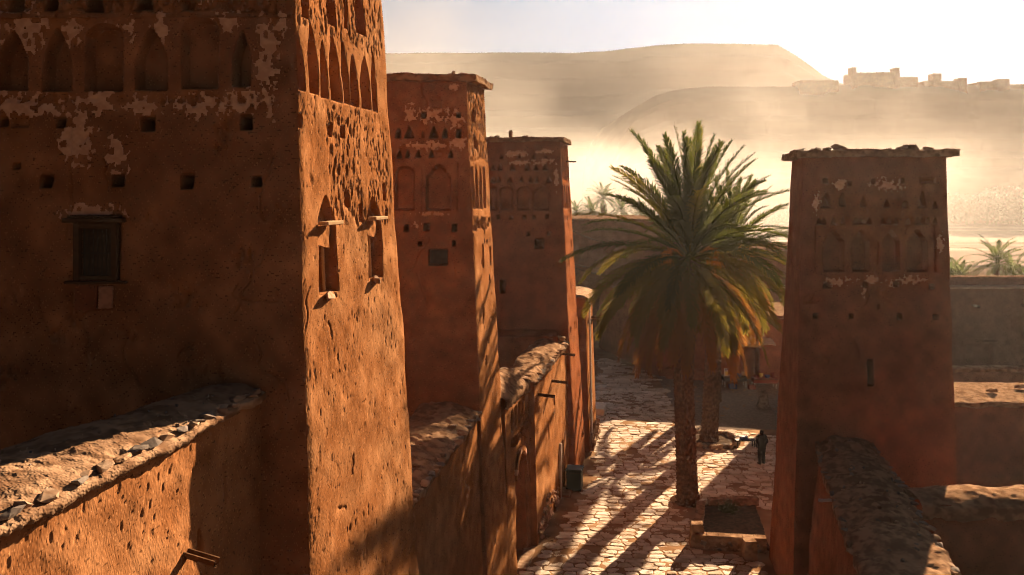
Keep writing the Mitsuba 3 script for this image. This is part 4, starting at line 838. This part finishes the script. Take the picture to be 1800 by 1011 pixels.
def bowl(x, y, z, r, h, mat, label, name='bowl'):
    prof = A([(0, 0), (r * .5, 0), (r * .55, h * .1), (r * .95, h * .7), (r, h), (r * .88, h), (r * .8, h * .7), (0, h * .2)])
    m = trimesh.creation.revolve(prof, sections=14)
    t = thing(name, label, name.replace('_', ' '), 'pottery and goods on the market tables')
    scene[t] = mikit.ply((np.array(m.vertices) + A([x, y, z]), np.array(m.faces)), mat, True)
for i, (x, y, r, h, mat, lb) in enumerate(((16.5, 62.0, .17, .2, 'blue_paint', 'blue bowl right of the white sign'), (16.85, 62.1, .13, .3, 'pale_wood', 'tall pale jar on the left market table'), (17.6, 61.5, .18, .18, 'red_paint', 'red bowl at the left end of the right market table'), (18.0, 61.7, .15, .28, 'yellow_paint', 'ochre jar in the middle of the right market table'), (18.4, 61.5, .2, .2, 'blue_paint', 'blue bowl on the right market table'), (18.8, 61.6, .15, .34, 'red_paint', 'tall red jar at the right end of the market tables'))):
    bowl(x, y, .79, r, h, mat, lb, 'jar' if h > .25 else 'bowl')
for i, (x, y, c, lb) in enumerate(((15.9, 61.4, 'blue_paint', 'blue crate under the white sign'), (17.2, 61.2, 'red_paint', 'red crate between the two market tables'))):
    w = thing('crate', lb, 'crate')
    part(w, 'base', cham(-.25, .25, -.18, .18, 0, .03, .004, .1, (x, y, .05)), c)
    for a in (-.25, .235): part(w, 'side', cham(a, a + .015, -.18, .18, .03, .3, .004, .1, (x, y, .05)), c)
    for b in (-.18, .165): part(w, 'side', cham(-.235, .235, b, b + .015, .03, .3, .004, .1, (x, y, .05)), c)

# ------------------------------------------------------------------ the person
import manifold3d as m3
def chain(joints, bones, res=.03, it=8):
    """A continuous body: the hull of the spheres at both ends of each bone, joined and smoothed."""
    def ball(c, r): return m3.Manifold.sphere(r, 20).translate([float(v) for v in c])
    M = None
    for a, b in bones:
        h = m3.Manifold.batch_hull([ball(*joints[a]), ball(*joints[b])])
        M = h if M is None else M + h
    M = M.refine_to_length(res); q = M.to_mesh()
    t = trimesh.Trimesh(q.vert_properties[:, :3], q.tri_verts); t.merge_vertices()
    trimesh.smoothing.filter_taubin(t, iterations=it)
    return t
def moved(t, at, rz):
    v = np.array(t.vertices); c, s = math.cos(rz), math.sin(rz)
    return np.c_[v[:, 0] * c - v[:, 1] * s, v[:, 0] * s + v[:, 1] * c, v[:, 2]] + A(at), np.array(t.faces)
pa, pr = (13.05, 44.6, 0.06), 0.25
J = dict(pel=((0, 0, .95), .13), chest=((0, -.01, 1.28), .145), shl=((-.17, 0, 1.42), .075), shr=((.17, 0, 1.42), .075), nk=((0, .01, 1.5), .058), hd0=((0, .03, 1.585), .075), hd=((0, .02, 1.655), .095), ns=((0, .115, 1.62), .018), chin=((0, .07, 1.555), .04), earl=((-.095, .015, 1.63), .018), earr=((.095, .015, 1.63), .018),
         ell=((-.27, -.03, 1.16), .05), elr=((.28, -.02, 1.16), .05), wrl=((-.26, .06, .93), .036), wrr=((.25, .1, .95), .036), pml=((-.255, .075, .86), .034), pmr=((.24, .12, .88), .034),
         hpl=((-.09, 0, .9), .11), hpr=((.09, 0, .9), .11), knl=((-.11, .02, .5), .068), knr=((.11, .03, .5), .068), anl=((-.12, -.02, .1), .048), anr=((.12, 0, .1), .048), tol=((-.14, .14, .04), .036), tor=((.145, .16, .04), .036))
B = [('pel', 'chest'), ('chest', 'shl'), ('chest', 'shr'), ('shl', 'shr'), ('chest', 'nk'), ('nk', 'hd0'), ('hd0', 'hd'), ('hd', 'ns'), ('hd0', 'chin'), ('hd', 'earl'), ('hd', 'earr'), ('shl', 'ell'), ('shr', 'elr'), ('ell', 'wrl'), ('elr', 'wrr'), ('wrl', 'pml'), ('wrr', 'pmr'), ('pel', 'hpl'), ('pel', 'hpr'), ('hpl', 'knl'), ('hpr', 'knr'), ('knl', 'anl'), ('knr', 'anr'), ('anl', 'tol'), ('anr', 'tor')]
for s, w_ in (('l', -1), ('r', 1)):
    px_, py_, pz_ = J['pm' + s][0]
    for i in range(4):
        J[f'f{s}{i}'] = ((px_, py_ - .024 + .017 * i, pz_ - .02), .0095); J[f'g{s}{i}'] = ((px_ - w_ * .012, py_ - .026 + .018 * i, pz_ - .075 - (.012 if i in (1, 2) else 0)), .0085)
        B += [('pm' + s, f'f{s}{i}'), (f'f{s}{i}', f'g{s}{i}')]
    J[f't{s}'] = ((px_ - w_ * .02, py_ + .045, pz_ - .03), .01); B.append(('pm' + s, f't{s}'))
person = thing('person', 'person in dark jacket and trousers standing with back turned on the shaded pavement', 'person')
part(person, 'body', moved(chain(J, B, .02, 4), pa, pr), 'skin', True)
g_ = lambda k, d: (J[k][0], J[k][1] + d)
JJ = dict(pel=((0, 0, .82), .2), ch=((0, -.01, 1.27), .19), shl=g_('shl', .045), shr=g_('shr', .045), ell=g_('ell', .035), elr=g_('elr', .035), wrl=g_('wrl', .022), wrr=g_('wrr', .022), nk=((0, .0, 1.47), .085))
part(person, 'jacket', moved(chain(JJ, [('pel', 'ch'), ('ch', 'shl'), ('ch', 'shr'), ('shl', 'shr'), ('ch', 'nk'), ('shl', 'ell'), ('shr', 'elr'), ('ell', 'wrl'), ('elr', 'wrr')], .04, 4), pa, pr), 'cloth_dark', True)
JJ = dict(a=((0, 0, .93), .155), hpl=g_('hpl', .03), hpr=g_('hpr', .03), knl=g_('knl', .028), knr=g_('knr', .028), anl=g_('anl', .034), anr=g_('anr', .034))
part(person, 'trousers', moved(chain(JJ, [('a', 'hpl'), ('a', 'hpr'), ('hpl', 'knl'), ('hpr', 'knr'), ('knl', 'anl'), ('knr', 'anr')], .04, 4), pa, pr), 'cloth_dark', True)
for s in 'lr':
    q = J['an' + s][0]; r_ = J['to' + s][0]
    part(person, 'shoe', moved(chain(dict(a=((q[0], q[1] - .03, .045), .05), b=((r_[0], r_[1], .036), .045)), [('a', 'b')], .03, 2), pa, pr), 'iron', True)
part(person, 'hair', moved(chain(dict(a=((0, -.005, 1.675), .105), b=((0, -.02, 1.62), .095)), [('a', 'b')], .03, 2), pa, pr), 'cloth_dark', True)

# ------------------------------------------------------------------ date palms
def frond(rng, o, az, el, L, droop, pairs, wl=.5, wid=.034, twist=0.0):
    """One feather leaf: an arching midrib with folded leaflets on both sides."""
    n = 14
    s = np.linspace(0, 1, n)
    e = el - droop * s ** 1.25
    h = A([math.cos(az), math.sin(az), 0.0]); side = A([-math.sin(az), math.cos(az), 0.0])
    sw = rng.normal(scale=.12) * s ** 2
    d = np.cos(e)[:, None] * (h[None] * np.cos(sw)[:, None] + side[None] * np.sin(sw)[:, None]) + np.sin(e)[:, None] * A([0, 0, 1.0])
    p = A(o) + np.r_[np.zeros((1, 3)), np.cumsum((d[1:] + d[:-1]) / 2, 0)] * L / (n - 1)
    V, F = [], []
    v, f = tube(p, np.linspace(.035, .006, n) * (L / 4.5), 4, False)
    V.append(v); F.append(f); at = len(v)
    t = np.repeat(np.linspace(.13, .995, pairs), 2); sg = np.tile([1.0, -1.0], pairs)
    t = np.clip(t + rng.normal(scale=.006, size=len(t)), .1, 1)
    P = np.stack([np.interp(t, s, p[:, k]) for k in range(3)], 1)
    D = np.stack([np.interp(t, s, d[:, k]) for k in range(3)], 1); D /= np.linalg.norm(D, axis=1, keepdims=True)
    S = np.cross(D, [0, 0, 1.0]) + 1e-6; S /= np.linalg.norm(S, axis=1, keepdims=True)
    U = np.cross(S, D)
    tw = twist + rng.normal(scale=.08); S, U = S * math.cos(tw) + U * math.sin(tw), U * math.cos(tw) - S * math.sin(tw)
    ln = wl * (.35 + .75 * np.sin(math.pi * np.clip(.12 + .8 * t, 0, 1))) * rng.uniform(.8, 1.15, len(t)) * np.where(t > .93, .75, 1)
    fw = .95 + .4 * t + rng.normal(scale=.1, size=len(t))          # how far the leaflets lean towards the tip
    up = .3 + rng.normal(scale=.16, size=len(t))
    X = D * fw[:, None] + S * (sg * (1.05 - .45 * t))[:, None] + U * up[:, None]
    X /= np.linalg.norm(X, axis=1, keepdims=True)
    dr_ = A([0, 0, -1.0]) * (ln * rng.uniform(.08, .3, len(t)))[:, None]
    Wd = np.cross(X, U); Wd /= np.linalg.norm(Wd, axis=1, keepdims=True); Wd = Wd * (wid / 2)
    m = P + X * (ln * .45)[:, None]; q = P + X * ln[:, None] + dr_
    v = np.stack([P - Wd * .5, P + Wd * .5, m + Wd, m - Wd, q], 1).reshape(-1, 3)
    k = np.arange(len(t)) * 5 + at
    V.append(v); F.append(np.vstack([np.c_[k, k + 1, k + 2], np.c_[k, k + 2, k + 3], np.c_[k + 3, k + 2, k + 4]]))
    return np.vstack(V), np.vstack(F)
def trunk_mesh(pts, r0, r1, n_around, pitch, seed, na=72, dz=.05):
    """A palm trunk cross-hatched with the stubs of old leaves."""
    P = A(pts, float); zz = np.arange(P[0, 2], P[-1, 2], dz)
    C = np.stack([np.interp(zz, P[:, 2], P[:, 0]), np.interp(zz, P[:, 2], P[:, 1]), zz], 1)
    th = np.linspace(0, 2 * math.pi, na, endpoint=False)
    t = (zz - zz[0]) / (zz[-1] - zz[0])
    a = th[None] * n_around / (2 * math.pi) + zz[:, None] / pitch
    b = th[None] * n_around / (2 * math.pi) - zz[:, None] / pitch
    q = n3(np.stack([np.cos(th)[None] * 2 + 0 * zz[:, None], np.sin(th)[None] * 2 + 0 * zz[:, None], zz[:, None] * 3 + 0 * th[None]], -1), 1.6, seed)
    fa, fb_ = (a + .35 * q[..., 0]) % 1, (b + .35 * q[..., 1]) % 1
    lift = np.clip(fa, 0, 1) * (1 - fb_)                              # each stub leans out towards its top
    lift = sm(0, 1, lift ** .7) - .35 * ((np.minimum(fa, 1 - fa) < .1) | (np.minimum(fb_, 1 - fb_) < .1))
    r = (r0 + (r1 - r0) * t + .12 * np.exp(-t * 28))[:, None] + .11 * lift + .05 * q[..., 2]
    V = np.stack([C[:, None, 0] + r * np.cos(th), C[:, None, 1] + r * np.sin(th), zz[:, None] + .05 * lift], -1)
    i, j = np.meshgrid(np.arange(len(zz) - 1), np.arange(na), indexing='ij')
    k = np.stack([i * na + j, i * na + (j + 1) % na, (i + 1) * na + (j + 1) % na, (i + 1) * na + j], -1).reshape(-1, 4)
    return V.reshape(-1, 3), np.vstack([k[:, [0, 1, 2]], k[:, [0, 2, 3]]])
def palm(label, base, mid, top, r0, r1, fronds, L, seed, group=None, pairs=84, dates=4, elmin=-.75, wl=.55, wid=.055):
    rng = np.random.default_rng(seed)
    t = thing('date_palm', label, 'palm tree', group)
    part(t, 'trunk', trunk_mesh([base, mid, top], r0, r1, 13, .42, seed), 'palm_bark', True)
    o = A(top, float)
    stubs = []
    for k in range(70):      # cut leaf bases under the crown
        a, z = rng.uniform(0, 6.28), rng.uniform(-1.6, .1)
        d = A([math.cos(a), math.sin(a), rng.uniform(.5, 1.3)]); d /= np.linalg.norm(d)
        p = o + A([math.cos(a) * r1, math.sin(a) * r1, z])
        stubs.append(tube([p, p + d * rng.uniform(.2, .5)], [.07, .03], 5))
    part(t, 'leaf_stubs', merge(stubs), 'palm_bark', kind='stuff')
    for k in range(fronds):
        u = (k + .5) / fronds
        el = 1.5 - (1.5 - elmin) * u ** 1.08 + rng.normal(scale=.08)
        az = k * 2.39996 + rng.normal(scale=.15)
        ln = L * rng.uniform(.88, 1.08) * (1.0 if u < .8 else .9)
        droop = (.3 + .8 * math.cos(min(max(el, -1.2), 1.5)) ** 1.0) * rng.uniform(.75, 1.25) * (1 if el > -.2 else .8)
        mat = 'palm_green' if u < .52 else ('palm_olive' if u < .82 else 'palm_dry')
        if rng.uniform() < .12: mat = 'palm_olive'
        r = .25 * r1 + r1 * .9 * u
        part(t, 'frond', frond(rng, o + A([math.cos(az) * r, math.sin(az) * r, .55 - .9 * u]), az, el, ln, droop, pairs, wl, wid, rng.normal(scale=.25)), mat)
    for k in range(dates):
        a = rng.uniform(0, 6.28) if k > 1 else (-.5, 0.4)[k]
        p0 = o + A([math.cos(a) * .35, math.sin(a) * .35, .1]); p1 = p0 + A([math.cos(a) * .75, math.sin(a) * .75, .45])
        c = [tube([p0, (p0 + p1) / 2 + A([0, 0, .15]), p1], .035, 5)]
        for q in range(60):
            e = p1 + rng.normal(scale=.16, size=3) + A([math.cos(a) * .15, math.sin(a) * .15, -rng.uniform(.5, 1.0)])
            c.append(tube([p1, p1 + (e - p1) * .4 + rng.normal(scale=.06, size=3) + A([0, 0, .12]), e], .011, 3, False))
        part(t, 'date_stalk', merge(c), 'date_stalk')
    return t
palm('tall front date palm rising from the street, the largest crown in view', (8.05, 39.1, 0), (7.85, 39.0, 5.6), (8.12, 39.1, 11.2), .42, .36, 108, 5.6, 3, elmin=-1.0, wl=.7, wid=.062, pairs=100)
palm('second date palm standing behind the front one in the round stone ring', (11.25, 48.7, 0), (11.5, 48.6, 6), (12.3, 48.5, 10.6), .42, .36, 64, 4.6, 4, elmin=-.95, pairs=84, wl=.56)
palm('lower date palm hidden behind the two tall ones, its fronds low over the yard', (13.75, 57.9, 0), (13.75, 57.8, 3.5), (13.8, 57.8, 6.4), .36, .32, 38, 4.4, 6, elmin=-.3, pairs=70, dates=0, wl=.7, wid=.085)

# far palms: one crown and one trunk, reused at several sizes
_r = np.random.default_rng(9)
far_crowns = []
for v_ in range(3):
    far_crowns.append(mikit.ply(merge([frond(_r, (0, 0, 0), k * 2.4 + _r.normal(scale=.2), 1.45 - 2.0 * ((k + .5) / 34) ** .9, 3.0 * _r.uniform(.85, 1.1), .95 * _r.uniform(.7, 1.2), 26, .5, .07) for k in range(34)]), 'palm_far'))
far_trunk = mikit.ply(trunk_mesh([(0, 0, -1), (.05, 0, -.5), (0, 0, 0)], .3, .26, 9, .5, 2, 16, .1), 'palm_bark', True)
def far_palm(label, x, y, z, s, k, group, base):
    t = thing('date_palm', label, 'palm tree', group)
    M = T().translate([x, y, z]).rotate([0, 0, 1], 47 * k).scale(s)
    scene[f'{t}__crown'] = {**far_crowns[k % 3], 'to_world': M}
    scene[f'{t}__trunk'] = {**far_trunk, 'to_world': T().translate([x, y, z]).scale([s, s, z - base])}
gR, gL = 'hazy palms beyond the house at the right edge', 'faded palms beyond the mauve house'
for k, (x, y, z, s, lb) in enumerate(((49.5, 87, 6.9, 1.15, 'largest hazy palm above the roof at the right edge'), (45.3, 86, 5.4, .85, 'small hazy palm close against the right-hand tower'), (52.8, 90, 5.2, 1.0, 'hazy palm cut by the right edge of the photo'), (47.5, 92, 5.0, .9, 'low hazy palm between the small and the largest one'), (50.8, 84, 4.9, .9, 'low hazy palm in front of and right of the largest one'))):
    far_palm(lb, x, y, z, s, k, gR, -.4)
for k, (x, y, z, s, lb) in enumerate(((16.0, 150, 12.6, 1.25, 'tallest faded palm above the mauve house'), (13.0, 140, 10.4, 1.0, 'faded palm just right of the third tower'), (19.0, 148, 10.6, 1.1, 'faded palm right of the tallest one'), (10.9, 146, 10.2, .95, 'faded palm half hidden by the third tower'), (23.0, 152, 10.2, 1.0, 'faded palm close behind the front palm crown'))):
    far_palm(lb, x, y, z, s, k + 1, gL, -.4)

# ------------------------------------------------------------------ valley, hills and the far village
P, s_ = sheet(-700, 800, 158, 420, .05, 9.0, .1, .02, 5)
struct('river_bed', (P.reshape(-1, 3), grid_faces(*s_)), 'river_gravel', 'pale sunlit river bed of gravel banks', True)
def hill(name, xs, zs, y0, y1, y2, base, label, mat, nx, ny, rough, ledge, seed):
    X = np.linspace(xs[0], xs[-1], nx); Yt = np.linspace(0, 1, ny)
    H_ = np.interp(X, xs, zs)
    t = Yt[:, None]
    jag = meshkit.fbm(np.stack([X * .02, 0 * X, 0 * X], -1), 4, seed)[None]
    prof = np.where(t < .55, (t / .55) ** 1.25 * .62, .62 + .38 * sm(.55, .72, t))
    Y = y0 + (y1 - y0) * np.clip(t / .72, 0, 1) + (y2 - y1) * np.clip((t - .72) / .28, 0, 1) + 0 * X[None]
    Z = base + (H_[None] - base) * prof
    P = np.stack([X[None] + 0 * Y, Y, Z], -1)
    k = np.clip((Z - base) / (H_[None] - base + 1e-3), 0, 1)
    st = np.floor(k * ledge) / ledge
    w = sm(.2, .5, k) * (t < .72)
    P[..., 2] = Z + w * (st - k) * (H_[None] - base) * .5
    P[..., 1] += rough * 2 * fb(P, A([.03, .03, .01]) * 60 / max(20, rough * 6), 4, seed) * (t < .9)
    P[..., 2] += rough * .12 * 2 * fb(P, .05, 3, seed + 3) * (t < .71)
    P[0, :, 2] = base - 2; P[-1, :, 2] = base - 2
    struct(name, (P.reshape(-1, 3), grid_faces(ny, nx)), mat, label, True)
HS, MS = 400 / 470, 640 / 900
def scaled(z, s): return [EYE + (q - EYE) * s for q in z]
hill('hill', [HS * x for x in (48, 52, 55, 59, 66, 80, 91, 110, 160, 190, 300, 420, 520)], scaled([0, 22, 36, 47, 58, 66, 69, 71, 71, 72, 72, 60, 14], HS), 345, 400, 545, -.2, 'rocky hill above the river carrying the far village', 'hill_rock', 300, 90, 5.0, 7, 3)
hill('mesa', [MS * x for x in (-900, -700, -132, 60, 114, 156, 210, 282, 298, 330, 420, 540, 800)], scaled([110, 150, 157, 157, 160.5, 165.5, 167.5, 166.5, 158, 132, 100, 82, 60], MS), 495, 640, 780, -.2, 'flat-topped mesa fading in the haze', 'mesa_rock', 260, 80, 17.0, 9, 8)
def fort(label, x0, x1, zt, towers=(), y=402, dep=12, zb=54, group='mud buildings along the far ridge', wins=4):
    w = thing('far_building', label, 'building', group)
    part(w, 'wall', hexa([(x0, y, zb), (x1, y, zb), (x1, y + dep, zb), (x0, y + dep, zb)], [(x0 + .2, y + .3, zt), (x1 - .2, y + .3, zt), (x1 - .2, y + dep, zt), (x0 + .2, y + dep, zt)], 1.5, .12, .4), 'adobe')
    for a, b, z in towers:
        part(w, 'tower', hexa([(a, y - .6, zb), (b, y - .6, zb), (b, y + 5, zb), (a, y + 5, zb)], [(a + .2, y - .3, z), (b - .2, y - .3, z), (b - .2, y + 5, z), (a + .2, y + 5, z)], 1.5, .1, .4), 'adobe')
    for k in range(wins):
        x = x0 + (x1 - x0) * (k + .7) / (wins + .4)
        part(w, 'window', cham(x - .35, x + .35, y - .1, y + .5, zt - 3.2, zt - 2.2, .05), 'dark_door')
S_ = 400 / 1500
def rx(x): return (x - 900) * S_
def rz(y): return EYE + (330 - y) * S_
fort('long low wall at the left end of the far ridge', rx(1409), rx(1478), rz(140), wins=0)
fort('large far fortress with a tower at each end of the ridge wall', rx(1502), rx(1583), rz(126), ((rx(1500), rx(1509), rz(117)), (rx(1575), rx(1585), rz(118))), wins=0)
fort('far building joined to the right of the fortress', rx(1583), rx(1619), rz(134), wins=0)
fort('far ridge house with a square raised storey', rx(1628), rx(1704), rz(141), ((rx(1643), rx(1659), rz(128)), (rx(1689), rx(1704), rz(136))), wins=0)
fort('far ridge house with a taller right end', rx(1727), rx(1779), rz(142), ((rx(1758), rx(1779), rz(138)),), wins=0)
fort('far ridge house cut by the right edge', rx(1783), rx(1830), rz(147), wins=0)
# trees massed at the foot of the hill
def tree_clump(n, area, seed, h):
    g = np.random.default_rng(seed); V = []
    for k in range(n):
        x, y = g.uniform(area[0], area[1]), g.uniform(area[2], area[3])
        H_, R = h * g.uniform(.6, 1.2), h * g.uniform(.4, .7)
        c = A([x, y, -.2 + H_ * .6]); m = 500
        p = g.normal(size=(m, 3)); p /= np.linalg.norm(p, axis=1, keepdims=True)
        p = p * (g.uniform(.3, 1, (m, 1)) ** .5) * A([R, R, H_ * .5]); p += .9 * n3(p + 50, .5, k) * R
        a = g.normal(size=(m, 3)) * .45; b = g.normal(size=(m, 3)) * .45
        V.append((np.stack([c + p, c + p + a, c + p + b], 1).reshape(-1, 3), np.arange(3 * m).reshape(-1, 3)))
        V.append(tube([(x, y, -.3), (x, y, -.2 + H_ * .5)], .3, 5, False))
    return merge(V)
scene['grove'] = mikit.ply(tree_clump(34, (160, 250, 328, 344), 3, 11), 'shrub')
labels['grove'] = {'label': 'hazy mass of trees along the far river bank at the right', 'category': 'grove', 'kind': 'stuff'}
scene['river_grove'] = mikit.ply(tree_clump(40, (20, 140, 330, 344), 5, 6), 'shrub')
labels['river_grove'] = {'label': 'dust-veiled line of trees along the far river bank in the middle', 'category': 'grove', 'kind': 'stuff'}

# ------------------------------------------------------------------ air
_n = (26, 40, 64)                                        # dust blown off the river bed: z, y, x
_z, _y, _x = np.meshgrid(*[np.linspace(0, 1, k) for k in _n], indexing='ij')
DX0, DX1, DY0, DY1, DZ1 = -75.0, 330.0, 125.0, 340.0, 72.0
_P = np.stack([DX0 + (DX1 - DX0) * _x, DY0 + (DY1 - DY0) * _y, DZ1 * _z], -1)
_puff = meshkit.fbm(_P * A([.034, .034, .036]) + 1.5 * n3(_P, .012, 4), 4, 12)
_d = sm(.5, .82, _puff + .25 * (1 - _z) - .1 * np.maximum(_z - .3, 0)) 
_top = .14 + 1.9 * meshkit.fbm(np.stack([_P[..., 0] * .02 + .015 * _P[..., 2], _P[..., 1] * .012, 0 * _z], -1), 3, 31) ** 1.6
_d *= 1 - sm(.45, 1.15, _z / _top)
_d *= .42 + .58 * sm(.0, .3, _z)
_d *= 1 - .95 * sm(.32, .56, _x)
_d *= sm(.06, .21, _x) * sm(0, .12, 1 - _x) * sm(0, .15, _y) * sm(0, .08, 1 - _y) * sm(0, .1, 1 - _z)
scene['dust_medium'] = {'type': 'heterogeneous', 'albedo': {'type': 'rgb', 'value': [0.97, 0.93, 0.86]}, 'phase': {'type': 'hg', 'g': 0.08}, 'scale': 1.0,
                        'sigma_t': {'type': 'gridvolume', 'grid': mi.VolumeGrid((HAZE + 0.0145 * _d[..., None]).astype(np.float32)), 'filter_type': 'trilinear',
                                    'to_world': T().translate([DX0, DY0, .3]).scale([DX1 - DX0, DY1 - DY0, DZ1])}}
scene['dust'] = {'type': 'cube', 'to_world': T().translate([(DX0 + DX1) / 2, (DY0 + DY1) / 2, .3 + DZ1 / 2]).scale([(DX1 - DX0) / 2, (DY1 - DY0) / 2, DZ1 / 2]), 'bsdf': {'type': 'null'},
                 'interior': {'type': 'ref', 'id': 'dust_medium'}, 'exterior': {'type': 'ref', 'id': 'haze_medium'}}
labels['dust'] = {'label': 'drifting clouds of sunlit dust over the river bed', 'category': 'dust', 'kind': 'stuff'}
scene['haze'] = {'type': 'cube', 'to_world': T().translate([0, 400, 63]).scale([900, 470, 66]), 'bsdf': {'type': 'null'}, 'interior': {'type': 'ref', 'id': 'haze_medium'}}
labels['haze'] = {'label': 'golden haze filling the valley', 'category': 'haze', 'kind': 'stuff'}
